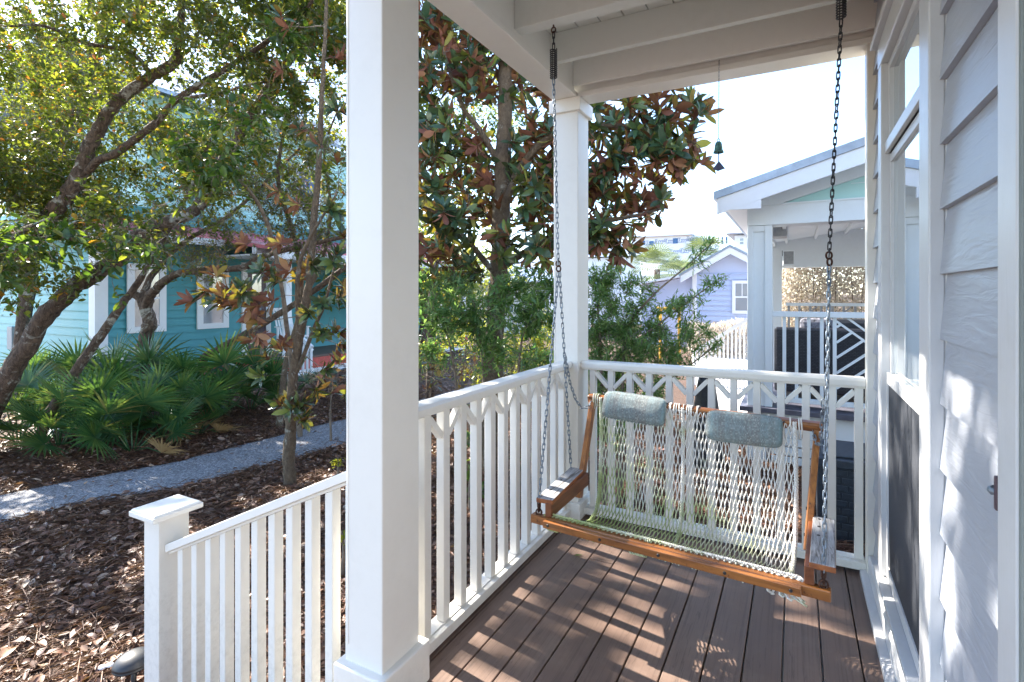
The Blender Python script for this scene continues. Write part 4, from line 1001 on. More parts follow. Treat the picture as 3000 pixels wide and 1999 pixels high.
# ------------------------------------------------------------------ houses
def wall_box(mb, x0, x1, y0, y1, z0, z1): mb.box(x0, x1, y0, y1, z0, z1)
def add_window(parent, axis, c, s, u0, u1, z0, z1, trimw=0.09, frame_mat='farwhite', glass='farglass', muntin=False):
    """window on plane axis=c, facing s"""
    o = thing('window', (0, 0, 0), None, None); o.parent = parent
    uc = (u0 + u1) / 2; base = (c, uc, z0) if axis == 0 else (uc, c, z0); o.location = Vector(base) - world_loc(parent)
    m = MB()
    def B(m_, a0, a1, ua, ub, za, zb):
        lo, hi = sorted((c + s * a0, c + s * a1))
        if axis == 0: m_.box(lo, hi, ua, ub, za, zb)
        else: m_.box(ua, ub, lo, hi, za, zb)
    B(m, 0, 0.04, u0, u0 + trimw, z0, z1); B(m, 0, 0.04, u1 - trimw, u1, z0, z1); B(m, 0, 0.04, u0 + trimw, u1 - trimw, z0, z0 + trimw); B(m, 0, 0.04, u0 + trimw, u1 - trimw, z1 - trimw, z1)
    zm = (z0 + z1) / 2; B(m, 0, 0.03, u0 + trimw, u1 - trimw, zm - 0.025, zm + 0.025)
    if muntin: B(m, 0, 0.028, uc - 0.01, uc + 0.01, zm + 0.0255, z1 - trimw)
    m.build('frame', frame_mat, o)
    m = MB(); B(m, -0.005, 0.02, u0 + trimw, u1 - trimw, z0 + trimw, z1 - trimw); m.build('pane', glass, o)
    return o
# turquoise house on the left
HX = -12.1
hy = on(285, 861, 0, HX)[1]
TH = thing('turquoise_house', (HX, hy + 3, GZ), 'turquoise lap sided cottage with a pink metal porch roof behind the oaks', 'house')
def wz(px, py, X=HX): return on(px, py, 0, X)
mb = MB(); clap(mb, 0, HX, 1, hy, hy + 9.5, GZ + 0.25, 2.75, 0.165, 0.034); mb.build('siding', 'teal', TH)
mb = MB(); clap(mb, 1, hy, -1, HX - 9, HX, GZ + 0.1, 3.1, 0.165, 0.034); mb.build('siding', 'mint', TH)
mb = MB(); mb.box(HX - 9, HX - 0.011, hy + 0.011, hy + 9.5, GZ, 3.15); mb.build('wall', 'teal', TH)
mb = MB(); mb.box(HX - 0.18, HX + 0.06, hy - 0.06, hy + 0.14, GZ, 2.8); mb.build('corner_board', 'farwhite', TH, 0.003)
mb = MB(); mb.box(HX - 0.01, HX + 0.04, hy + 0.15, hy + 3.9, GZ, GZ + 0.245); mb.build('foundation_trim', 'red', TH)
for (xa_, xb_) in ((368, 482), (573, 665)):
    p0, p1 = wz(xa_, 975), wz(xb_, 975); add_window(TH, 0, HX + 0.037, 1, p0[1], p1[1], 0.58, 1.98, 0.12)
d0, d1 = wz(720, 975)[1], wz(775, 975)[1]
dd = thing('door', (0, 0, 0), None, None); dd.parent = TH; dd.location = Vector((HX, (d0 + d1) / 2, -0.05)) - world_loc(TH)
mb = MB(); mb.box(HX, HX + 0.07, d0 - 0.12, d0, -0.1, 2.0); mb.box(HX, HX + 0.07, d1, d1 + 0.12, -0.1, 2.0); mb.box(HX, HX + 0.07, d0 - 0.12, d1 + 0.12, 2.0, 2.12); mb.build('casing', 'farwhite', dd)
mb = MB(); mb.box(HX, HX + 0.055, d0, d1, -0.1, 2.0); mb.build('leaf', 'doorbrown', dd)
mb = MB(); mb.box(HX + 0.03, HX + 0.06, d0 + 0.12, d1 - 0.12, 0.9, 1.85); mb.build('pane', 'farglass', dd)
# porch part
py0, py1 = d0 - 0.3, hy + 9.5; PX = HX + 1.7; PZ = -0.10
mb = MB(); mb.box(HX + 0.02, PX, py0, py1, PZ - 0.05, PZ); mb.build('porch_floor', 'deck', TH, 0.003)
mb = MB(); mb.box(HX + 0.02, PX - 0.03, py0 + 0.03, py1, PZ - 0.30, PZ - 0.051); mb.build('porch_riser', 'red', TH)
mb = MB(); mb.box(HX + 0.02, PX - 0.05, py0 + 0.05, py1, GZ, PZ - 0.301); mb.build('porch_skirt', 'farwhite', TH)
for yy in (py0 + 0.25, py0 + 2.6, py1 - 0.2):
    mb = MB(); mb.box(PX - 0.2, PX - 0.06, yy - 0.07, yy + 0.07, PZ, 2.42); mb.build('porch_post', 'farwhite', TH, 0.003)
mb = MB(); mb.bar((PX + 0.9, py0 + 0.1, -0.35 + 0.55), (PX - 0.1, py0 + 0.1, 0.80), 0.06, 0.08)
for k in range(8): 
    f_ = k / 7; mb.box(PX + 0.85 - f_ * 0.9, PX + 0.89 - f_ * 0.9, py0 + 0.08, py0 + 0.12, -0.45 + f_ * 0.4, 0.2 + f_ * 0.57)
mb.build('stair_railing', 'farwhite', TH)
# roof: eave strip along the front and hip to the left
ov = 0.55
mb = MB(); E0 = hy - ov; xe = HX + ov; zt0 = 2.60; zt1 = 3.22; xr = HX - 1.1; 
mb.hexa([(xe, E0, zt0 - .03), (xe, hy + 9.5, zt0 - .03), (xr, hy + 9.5, zt1 - .03), (xr, E0 + 1.65, zt1 - .03)], [(xe, E0, zt0 + .03), (xe, hy + 9.5, zt0 + .03), (xr, hy + 9.5, zt1 + .03), (xr, E0 + 1.65, zt1 + .03)])
mb.hexa([(xe, E0, zt0 - .03), (xr, E0 + 1.65, zt1 - .03), (HX - 9, E0 + 1.65, zt1 - .03), (HX - 9, E0, zt0 - .03)], [(xe, E0, zt0 + .03), (xr, E0 + 1.65, zt1 + .03), (HX - 9, E0 + 1.65, zt1 + .03), (HX - 9, E0, zt0 + .03)])
for k in range(24):
    yy = E0 + 0.3 + 0.4 * k
    if yy > E0 + 1.6: mb.bar((xe, yy, zt0 + .045), (xr, yy, zt1 + .045), 0.025, 0.03)
rf = mb.build('roof', 'pinkroof', TH)
mb = MB(); mb.hexa([(xe, d0 - 0.8, zt0 - .10), (PX + 0.45, d0 - 0.8, 2.30), (PX + 0.45, py1, 2.30), (xe, py1, zt0 - .10)], [(xe, d0 - 0.8, zt0 + .02), (PX + 0.45, d0 - 0.8, 2.36), (PX + 0.45, py1, 2.36), (xe, py1, zt0 + .02)])
mb.build('porch_roof', 'pinkroof', TH)
mb = MB(); mb.box(xe - .02, xe + .02, E0, d0 - 0.8, zt0 - .18, zt0 - .031); mb.box(PX + 0.43, PX + 0.47, d0 - 0.8, py1, 2.12, 2.299); mb.box(PX - 0.2, PX - 0.06, d0 - 0.8, py1, 2.40 - 0.2, 2.40); mb.box(HX + 0.02, PX + 0.43, d0 - 0.8, py1, 2.20, 2.23); mb.build('fascia', 'farwhite', TH)
mb = MB(); mb.box(HX - 9, HX - 1.3, hy + 1.4, hy + 9.0, 3.1, 6.0); mb.build('upper_wall', 'aqua', TH)
mb = MB(); clap(mb, 0, HX - 1.29, 1, hy + 1.4, hy + 9.0, 3.25, 6.0, 0.165, 0.018); clap(mb, 1, hy + 1.39, -1, HX - 9, HX - 1.3, 3.25, 6.0, 0.165, 0.018); mb.build('upper_siding', 'aqua', TH)
mb = MB()
cxu = HX - 5.1
mb.prism([(HX - 0.8, 5.9), (cxu, 8.0), (HX - 9.5, 5.9), (HX - 9.5, 6.0), (cxu, 8.12), (HX - 0.8, 6.0)], 1, hy + 0.9, hy + 9.5); mb.build('upper_roof', 'greyroof', TH)
add_window(TH, 0, HX - 1.27, 1, hy + 2.2, hy + 3.1, 3.9, 5.2, 0.12, 'farwhite', 'blue')
add_window(TH, 0, HX - 1.27, 1, hy + 5.0, hy + 5.9, 3.9, 5.2, 0.12, 'farwhite', 'blue')
# meter box at left
um = on(60, 985, 1, hy - 0.02)
mb = MB(); mb.box(um[0] - 0.3, um[0] - 0.05, hy - 0.14, hy - 0.02, 0.15, 0.65); mb.build('meter_box', 'speaker', TH, 0.01)
# rocking chair
rc = thing('rocking_chair', (PX - 0.9, wz(858, 975, PX - 0.9)[1], PZ), 'white slatted rocking chair on the turquoise house porch', 'rocking chair')
cx_, cy_ = rc.location.x, rc.location.y
mb = MB(); mb.box(cx_ - .25, cx_ + .25, cy_ - .25, cy_ + .25, PZ + .40, PZ + .44); mb.build('seat', 'farwhite', rc)
mb = MB()
for k in range(7): yy = cy_ - .21 + .07 * k; mb.bar((cx_ - .23, yy, PZ + .44), (cx_ - .42, yy, PZ + 1.08), 0.035, 0.02, (1, 0, 0))
mb.bar((cx_ - .42, cy_ - .26, PZ + 1.08), (cx_ - .42, cy_ + .26, PZ + 1.08), .03, .07); mb.build('backrest', 'farwhite', rc)
for s_ in (-1, 1):
    mb = MB(); yy = cy_ + s_ * .24
    mb.tube([(cx_ - .5, yy, PZ + .09), (cx_ - .25, yy, PZ + .03), (cx_, yy, PZ + .02), (cx_ + .25, yy, PZ + .03), (cx_ + .42, yy, PZ + .08)], .02, 6); mb.build('rocker', 'farwhite', rc)
    mb = MB(); mb.box(cx_ - .3, cx_ + .28, yy - .035, yy + .035, PZ + .64, PZ + .665); mb.build('armrest', 'farwhite', rc)
    for xx in (-.22, .22): mb = MB(); mb.box(cx_ + xx - .02, cx_ + xx + .02, yy - .02, yy + .02, PZ + .03, PZ + .64); mb.build('leg', 'farwhite', rc)

# lavender house
LY = 17.0
lx = lambda px: on(px, 861, 1, LY)[0]
lz = lambda py, px=2100: on(px, py, 1, LY)[2]
LH = thing('lavender_house', (lx(2150), LY, GZ), 'lavender lap sided house with a white trimmed gable end', 'house')
xa_, xb_ = lx(2040), lx(2250); xp = lx(2143); zp = lz(745); ze = lz(802)
mb = MB(); clap(mb, 1, LY, -1, xa_, 2 * xp - xa_, GZ, ze, 0.17, 0.045)
mb.prism([(xa_, ze), (xp, zp), (2 * xp - xa_, ze)], 1, LY - 0.004, LY + 0.1); mb.build('siding', 'lav', LH)
mb = MB(); mb.box(xa_ + 0.01, 2 * xp - xa_ - 0.01, LY + 0.02, LY + 9, GZ, ze); mb.build('wall', 'lav', LH)
mb = MB(); mb.box(xa_ - 0.12, xa_ + 0.02, LY - 0.07, LY + 0.1, GZ, ze); mb.build('corner_board', 'farwhite', LH)
sp = (zp - ze) / (xp - xa_)
def gable(m, x0, z0, xp_, sp_, ya, yb, th, ov_):
    for s_ in (1, -1):
        xe_ = xp_ - s_ * (xp_ - x0 + ov_); ze_ = z0 - ov_ * sp_; zr_ = z0 + (xp_ - x0) * sp_
        m.hexa([(xe_, ya, ze_), (xp_, ya, zr_), (xp_, yb, zr_), (xe_, yb, ze_)], [(xe_, ya, ze_ + th), (xp_, ya, zr_ + th), (xp_, yb, zr_ + th), (xe_, yb, ze_ + th)])
mb = MB(); gable(mb, xa_, ze + 0.19, xp, sp, LY - 0.45, LY + 9, 0.08, 0.5); mb.build('roof', 'greyroof', LH)
mb = MB(); gable(mb, xa_, ze - 0.03, xp, sp, LY - 0.40, LY - 0.30, 0.215, 0.45); mb.build('rake_board', 'farwhite', LH)
add_window(LH, 1, LY - 0.047, -1, lx(2146), lx(2204), lz(918), lz(823), 0.10, 'farwhite', 'farglass', True)
mb = MB(); xs_ = lx(2030); mb.prism([(xa_ - 2.2, GZ), (xa_ - 0.13, GZ), (xa_ - 0.13, lz(802)), (xa_ - 2.2, lz(833))], 1, LY + 1.0, LY + 7); mb.build('side_wing', 'lav', LH)
mb = MB(); mb.hexa([(xa_ - 2.5, LY + .6, lz(835)), (xa_ - .1, LY + .6, lz(800)), (xa_ - .1, LY + 7, lz(800)), (xa_ - 2.5, LY + 7, lz(835))], [(xa_ - 2.5, LY + .6, lz(829)), (xa_ - .1, LY + .6, lz(794)), (xa_ - .1, LY + 7, lz(794)), (xa_ - 2.5, LY + 7, lz(829))]); mb.build('wing_roof', 'farwhite', LH)
# white picket stairs before the lavender house
SY = 10.5; sx = lambda px: on(px, 861, 1, SY)[0]; sz = lambda py: on(2150, py, 1, SY)[2]
t = thing('picket_stair_railing', (sx(2130), SY, GZ), 'bright white picket stair railing rising towards the next porch', 'railing')
mb = MB(); mb.bar((sx(2030), SY, sz(1040)), (sx(2190), SY, sz(935)), 0.06, 0.07); mb.build('handrail', 'farwhite', t)
for k in range(14):
    px = 2036 + 12 * k; f_ = (px - 2030) / 160
    mb = MB(); xx = sx(px); mb.box(xx - .018, xx + .018, SY - .018, SY + .018, sz(1185 - 40 * f_), sz(1042 - 105 * f_)); mb.build('picket', 'farwhite', t)
# white tower house behind
WY = 34.0; wx = lambda px: on(px, 861, 1, WY)[0]; wz_ = lambda py: on(2160, py, 1, WY)[2]
WH = thing('white_house', (wx(2190), WY, GZ), 'white house with a hipped metal roof rising behind the lavender house', 'house')
mb = MB(); mb.box(wx(2152), wx(2260), WY, WY + 6, GZ, wz_(690)); mb.build('wall', 'farwhite', WH)
mb = MB(); mb.hexa([(wx(2130), WY - 1, wz_(688)), (wx(2280), WY - 1, wz_(688)), (wx(2280), WY + 7, wz_(688)), (wx(2130), WY + 7, wz_(688))], [(wx(2165), WY + 1.5, wz_(665)), (wx(2260), WY + 1.5, wz_(665)), (wx(2260), WY + 5, wz_(665)), (wx(2165), WY + 5, wz_(665))]); mb.build('roof', 'greyroof', WH)
add_window(WH, 1, WY, -1, wx(2162), wx(2184), wz_(722), wz_(694), 0.12, 'farwhite', 'farglass')
# building under construction with printed house wrap
TY = 62.0; tx = lambda px: on(px, 861, 1, TY)[0]; tz = lambda py, px=1950: on(px, py, 1, TY)[2]
TB = thing('wrapped_building', (tx(1960), TY, GZ), 'white building under construction covered in printed house wrap', 'building')
mb = MB(); mb.box(tx(1850), tx(2026), TY, TY + 14, GZ, tz(693)); mb.build('wall', 'wrap', TB)
mb = MB(); mb.box(tx(1845), tx(2034), TY - 0.6, TY + 15, tz(693) + 0.01, tz(689)); mb.build('roof', 'farwhite', TB)
for (xa2, xb2, ya2, yb2) in ((1882, 1890, 716, 703), (1903, 1915, 718, 705), (1972, 1986, 715, 700)):
    mb = MB(); mb.box(tx(xa2), tx(xb2), TY - 0.08, TY - 0.01, tz(ya2), tz(yb2)); mb.build('window', 'blue', TB)
mb = MB()
for k in range(9): mb.box(tx(2027) + k * .5, tx(2027) + k * .5 + .25, TY + 0.1, TY + 0.2, tz(722), tz(702))
mb.build('window_band', 'blue', TB)
mb = MB(); mb.box(tx(2026.5), tx(2060), TY + 0.2, TY + 14, GZ, tz(696)); mb.build('rear_wall', 'wrap', TB)
def text_mesh(s_, size):
    cu = bpy.data.curves.new('txt', 'FONT'); cu.body = s_; cu.size = size; cu.extrude = 0.01; cu.align_x = 'LEFT'
    ob = bpy.data.objects.new('txt', cu); COL.objects.link(ob)
    me = bpy.data.meshes.new_from_object(ob.evaluated_get(bpy.context.evaluated_depsgraph_get()))
    bpy.data.objects.remove(ob); return me
V_all = []; F_all = []
def put_text(s_, px, py, size):
    me = text_mesh(s_, size); x0_ = tx(px); z0_ = tz(py); o_ = len(V_all)
    for v in me.vertices: V_all.append((x0_ + v.co.x, TY - 0.03 - v.co.z, z0_ + v.co.y))
    for p_ in me.polygons: F_all.append(tuple(o_ + i for i in p_.vertices))
for (px, py) in ((1892, 713), (1918, 710), (1948, 710), (1986, 709), (2011, 706), (1962, 741), (1993, 740), (1930, 736)):
    put_text('Tyvek', px, py, 0.62)
    put_text('HomeWrap', px, py + 4, 0.22)
me = bpy.data.meshes.new('wrap_print'); me.from_pydata(V_all, [], F_all); me.materials.append(M['wrapink'])
o = bpy.data.objects.new('wrap_print', me); COL.objects.link(o); o.parent = TB; o.location = -Vector(TB.location)
# small pale house at the left of it
mb = MB(); Y5 = 30.0; q = on(1850, 755, 1, Y5); q2 = on(1902, 755, 1, Y5)
SH = thing('pale_cottage', (q[0], Y5, GZ), 'small pale cottage partly hidden behind the magnolia', 'house')
mb.box(q[0] - 3, q2[0] - .6, Y5, Y5 + 5, GZ, on(1880, 752, 1, Y5)[2]); mb.build('wall', 'farwhite', SH)
mb = MB(); zq = on(1880, 750, 1, Y5)[2]; mb.hexa([(q[0] - 4, Y5 - .5, zq), (q2[0], Y5 - .5, zq), (q2[0], Y5 + 6, zq), (q[0] - 4, Y5 + 6, zq)], [(q[0] - 3, Y5 + 2, zq + 1.0), (q2[0] - 2, Y5 + 2, zq + 1.0), (q2[0] - 2, Y5 + 4, zq + 1.0), (q[0] - 3, Y5 + 4, zq + 1.0)]); mb.build('roof', 'greyroof', SH)
# white house seen between the columns
Y6 = 20.0; q = on(1255, 861, 1, Y6); 
FH = thing('white_cottage', (q[0], Y6, GZ), 'white cottage glimpsed between the porch columns behind the magnolia trunk', 'house')
mb = MB(); mb.box(q[0] - 1, q[0] + 7, Y6, Y6 + 5, GZ, 1.9); mb.build('wall', 'farwhite', FH)
mb = MB(); mb.hexa([(q[0] - 1.6, Y6 - .5, 1.9), (q[0] + 7.6, Y6 - .5, 1.9), (q[0] + 7.6, Y6 + 6, 1.9), (q[0] - 1.6, Y6 + 6, 1.9)], [(q[0] + 0, Y6 + 2.4, 3.2), (q[0] + 6, Y6 + 2.4, 3.2), (q[0] + 6, Y6 + 2.6, 3.2), (q[0] + 0, Y6 + 2.6, 3.2)]); mb.build('roof', 'greyroof', FH)
add_window(FH, 1, Y6, -1, q[0] + 1.2, q[0] + 2.2, 0.4, 1.5); add_window(FH, 1, Y6, -1, q[0] + 4.2, q[0] + 5.2, 0.4, 1.5)
# yellow play frame
yq2 = on(1985, 960, 1, 13.0)
t = thing('play_frame', (yq2[0], 13.0, GZ), 'yellow metal play frame standing behind the narrow leaved shrub', 'play frame')
xl, xr2 = on(1935, 900, 1, 13.0), on(1990, 900, 1, 13.0)
mb = MB(); mb.tube([(xl[0], 13, GZ), (xl[0], 13, xl[2])], .04, 8); mb.build('post', 'yellow', t)
mb = MB(); mb.tube([(xr2[0], 13, GZ), (xr2[0], 13, xl[2])], .04, 8); mb.build('post', 'yellow', t)
mb = MB(); mb.tube([(xl[0] - .1, 13, xl[2] - .03), (xr2[0] + .1, 13, xl[2] - .03)], .035, 8); mb.build('top_bar', 'yellow', t)

# ------------------------------------------------------------------ vegetation helpers
def unit(a): return a / (np.linalg.norm(a, axis=-1, keepdims=True) + 1e-9)
def tpl_small(w=0.24, fold=0.07):
    V = np.array([(0, 0, 0), (0.30, w, fold), (0.70, w * 0.85, fold), (1, 0, -0.04), (0.70, -w * 0.85, fold), (0.30, -w, fold)], float)
    return V, np.array([(0, 3, 2, 1), (0, 5, 4, 3)])
def tpl_big(w=0.21, fold=0.05, curl=0.12):
    st = [(0.0, 0.02), (0.22, 0.75), (0.5, 1.0), (0.78, 0.78), (1.0, 0.03)]
    V = []; 
    for s_, k_ in st:
        z_ = -curl * (s_ - 0.3) ** 2 * 1.6
        V += [(s_, 0, z_), (s_, w * k_, z_ + fold * k_), (s_, -w * k_, z_ + fold * k_)]
    F = []
    for i in range(4):
        a_ = 3 * i; F += [(a_, a_ + 3, a_ + 4, a_ + 1), (a_, a_ + 2, a_ + 5, a_ + 3)]
    return np.array(V, float), np.array(F)
def leaf_mesh(name, P, D, Nn, Sz, tpl, mat, parent=None, wj=0.2):
    V, F = tpl; n = len(P)
    D = unit(D); B = unit(np.cross(Nn, D)); Nn = np.cross(D, B)
    wv = 1 + RNG.normal(0, wj, n)
    X = V[None, :, 0:1] * D[:, None, :] + V[None, :, 1:2] * (B * wv[:, None])[:, None, :] + V[None, :, 2:3] * Nn[:, None, :]
    X = X * Sz[:, None, None] + P[:, None, :]
    Fo = (F[None] + (np.arange(n) * len(V))[:, None, None]).reshape(-1, F.shape[1])
    return np_mesh(name, X.reshape(-1, 3), [Fo], mat, parent)
def tubes_mesh(name, paths, mat, parent=None, smooth=True):
    VV = []; FF = []; o_ = 0
    for pts, rad, n in paths:
        pts = np.asarray(pts, float); m = len(pts); rad = np.asarray(rad, float)
        d = np.empty_like(pts); d[1:-1] = pts[2:] - pts[:-2]; d[0] = pts[1] - pts[0]; d[-1] = pts[-1] - pts[-2]; d = unit(d)
        ref = np.array([0.31, 0.77, 0.55]); a_ = unit(np.cross(d, ref)); b_ = np.cross(d, a_)
        th = 2 * np.pi * np.arange(n) / n
        ring_ = pts[:, None, :] + (a_[:, None, :] * np.cos(th)[None, :, None] + b_[:, None, :] * np.sin(th)[None, :, None]) * rad[:, None, None]
        if n >= 12: ring_ = ring_ + (ring_ - pts[:, None, :]) * RNG.normal(0, 0.05, (m, n, 1))
        VV.append(ring_.reshape(-1, 3))
        i = np.arange(m - 1)[:, None] * n; k = np.arange(n)[None, :]; k2 = (k + 1) % n
        FF.append(np.stack([i + k, i + k2, i + n + k2, i + n + k], -1).reshape(-1, 4) + o_); o_ += m * n
    return np_mesh(name, np.concatenate(VV), [np.concatenate(FF)], mat, parent, smooth)
def spline(pts, n=8):
    pts = np.asarray(pts, float); out = []
    P = np.vstack([2 * pts[0] - pts[1], pts, 2 * pts[-1] - pts[-2]])
    for i in range(1, len(P) - 2):
        for k in range(n):
            t_ = k / n; a_, b_, c_, d_ = P[i - 1], P[i], P[i + 1], P[i + 2]
            out.append(0.5 * ((2 * b_) + (c_ - a_) * t_ + (2 * a_ - 5 * b_ + 4 * c_ - d_) * t_ ** 2 + (3 * b_ - a_ - 3 * c_ + d_) * t_ ** 3))
    out.append(pts[-1]); return np.array(out)
def grow(limbs, attr, r_tip=0.002, wig=0.05, up=0.0, maxr=0.02, skip=0.0):
    """limbs: list of (pts, radii); attr: (n,3). Returns tube paths and twig ends (position, direction)."""
    paths = []; nodes = []; nr = []; nd = []
    for pts, rad in limbs:
        L_ = spline(pts, 8); r_ = np.interp(np.linspace(0, 1, len(L_)), np.linspace(0, 1, len(rad)), rad)
        w_ = RNG.normal(0, 1, (len(L_), 3)); w_ = (w_ + np.roll(w_, 1, 0) + np.roll(w_, -1, 0)) / 3
        L2 = L_ + w_ * r_[:, None] * 0.12
        paths.append((L2, r_ * (1 + RNG.normal(0, 0.05, len(r_))), 14))
        dd = unit(np.gradient(L_, axis=0))
        s0 = int(len(L_) * skip)
        nodes += list(L2[s0:]); nr += list(r_[s0:]); nd += list(dd[s0:])
    cap = len(nodes) + len(attr) * 10 + 10
    NP = np.zeros((cap, 3)); NR = np.zeros(cap); ND = np.zeros((cap, 3)); c = len(nodes)
    NP[:c] = nodes; NR[:c] = nr; ND[:c] = nd
    d0 = np.array([np.min(np.linalg.norm(NP[:c] - a_, axis=1)) for a_ in attr]); tips = []
    for ai in np.argsort(d0):
        a_ = attr[ai]; dist = np.linalg.norm(NP[:c] - a_, axis=1) + 0.02 / (NR[:c] + 0.004) * 0.04
        j = int(np.argmin(dist)); p0 = NP[j]; L_ = np.linalg.norm(a_ - p0)
        if L_ < 0.03: tips.append((a_, ND[j])); continue
        m = int(max(3, min(9, L_ / 0.09)))
        t_ = np.linspace(0, 1, m + 1)[:, None]
        dj = ND[j] if np.dot(ND[j], a_ - p0) > 0 else unit(a_ - p0)
        ctrl = p0 + dj * L_ * 0.45 + np.array([0, 0, up * L_])
        q = (1 - t_) ** 2 * p0 + 2 * t_ * (1 - t_) * ctrl + t_ ** 2 * a_
        q[1:-1] += RNG.normal(0, wig * L_ * 0.5, (m - 1, 3)) * 0.5
        r0 = min(NR[j] * 0.7, maxr, 0.0030 + 0.008 * L_); rr = np.linspace(max(r0, r_tip), r_tip, m + 1)
        paths.append((q, rr, 5 if r0 > 0.006 else 4))
        NP[c:c + m] = q[1:]; NR[c:c + m] = rr[1:]; ND[c:c + m] = unit(np.diff(q, axis=0)); c += m
        tips.append((a_, unit(q[-1] - q[-2])))
    return paths, tips
def blob(c, r, n, flat=0.8):
    v = unit(RNG.normal(0, 1, (n, 3))) * (RNG.random((n, 1)) ** 0.45); v[:, 2] *= flat
    return np.asarray(c) + v * np.asarray(r)
def blobs(lst, dens):
    return np.concatenate([blob(c, r, max(3, int(dens * r ** 2.2)), 0.8) for c, r in lst])
def scatter_leaves(tips, per, spread, size, down=0.3, flat=0.5):
    T = np.array([t_[0] for t_ in tips]); Dn = np.array([t_[1] for t_ in tips]); n = len(T)
    back = RNG.random((n, per, 1)) * spread * 1.4
    P = T[:, None, :] - Dn[:, None, :] * back + RNG.normal(0, spread * 0.42, (n, per, 3))
    D = Dn[:, None, :] * 0.6 + RNG.normal(0, 0.75, (n, per, 3)); D[..., 2] -= down
    Nn = RNG.normal(0, flat, (n, per, 3)); Nn[..., 2] += 1.0
    Sz = size * (1 + RNG.normal(0, 0.22, (n, per))); Sz = np.clip(Sz, size * 0.5, size * 1.6)
    return P.reshape(-1, 3), D.reshape(-1, 3), Nn.reshape(-1, 3), Sz.ravel()
def twiglets(tips, k, ln, r=0.0014):
    out = []
    for p, d in tips:
        for _ in range(k):
            dd = unit(d + RNG.normal(0, 0.7, 3)); s_ = p - d * ln * RNG.random() * 0.6
            e_ = s_ + dd * ln * RNG.uniform(0.5, 1.1); m_ = (s_ + e_) / 2 + RNG.normal(0, ln * 0.08, 3)
            out.append((np.array([s_, m_, e_]), np.array([r * 1.4, r, r * 0.7]), 3))
    return out
def whorls(tips, per, size, tilt=0.45, spread_ax=0.05):
    """leaves in rosettes at the twig ends (magnolia)"""
    P = []; D = []; Nn = []; S_ = []
    for p, d in tips:
        d = unit(d * 0.8 + np.array([0, 0, 0.25]) + RNG.normal(0, 0.25, 3)); a_ = unit(np.cross(d, RNG.normal(0, 1, 3))); b_ = np.cross(d, a_)
        k = max(4, int(per + RNG.normal(0, 1.5)))
        for i in range(k):
            th = i * 2.399 + RNG.normal(0, 0.15); f_ = i / k
            rad = a_ * math.cos(th) + b_ * math.sin(th)
            ang = R(RNG.uniform(25, 85) * (1.15 - 0.5 * f_))
            dd = d * math.cos(ang) + rad * math.sin(ang)
            P.append(p - d * spread_ax * (1 - f_)); D.append(dd); Nn.append(d * math.sin(ang) - rad * math.cos(ang) + RNG.normal(0, 0.12, 3)); S_.append(size * RNG.uniform(0.7, 1.2))
    return np.array(P), np.array(D), np.array(Nn), np.array(S_)
T_SMALL = tpl_small(0.22, 0.06); T_MED = tpl_small(0.21, 0.05); T_MAG = tpl_big(0.165, 0.04, 0.16); T_NARROW = tpl_small(0.085, 0.02)

_lat = np.random.default_rng(77).random((97, 89))
def vnoise(u, v):
    i = np.floor(u).astype(int); j = np.floor(v).astype(int); fu = u - i; fv = v - j; fu = fu * fu * (3 - 2 * fu); fv = fv * fv * (3 - 2 * fv)
    g = lambda a_, b_: _lat[a_ % 97, b_ % 89]
    return (g(i, j) * (1 - fu) + g(i + 1, j) * fu) * (1 - fv) + (g(i, j + 1) * (1 - fu) + g(i + 1, j + 1) * fu) * fv
def dapple_cull(P):
    # crowns thinned along the sun direction so that chosen dapples reach the floor below
    t_ = P[:, 2] / SUN_DIR.z; x0 = P[:, 0] - SUN_DIR.x * t_; y0 = P[:, 1] - SUN_DIR.y * t_
    n_ = 0.50 * vnoise(x0 / 0.24, y0 / 0.16) + 0.50 * vnoise(x0 / 0.10 + 7, y0 / 0.065 + 3)
    th = np.where(x0 < -5.3, 0.93, np.where(x0 < -1.5, 0.43, np.where(x0 < -0.25, 0.44, np.where(x0 < 0.3, 0.55, 0.55))))
    return (n_ > th) & (P[:, 2] > 0.9) & (y0 > 0.3) & (y0 < 6.5) & (x0 < 2.5)
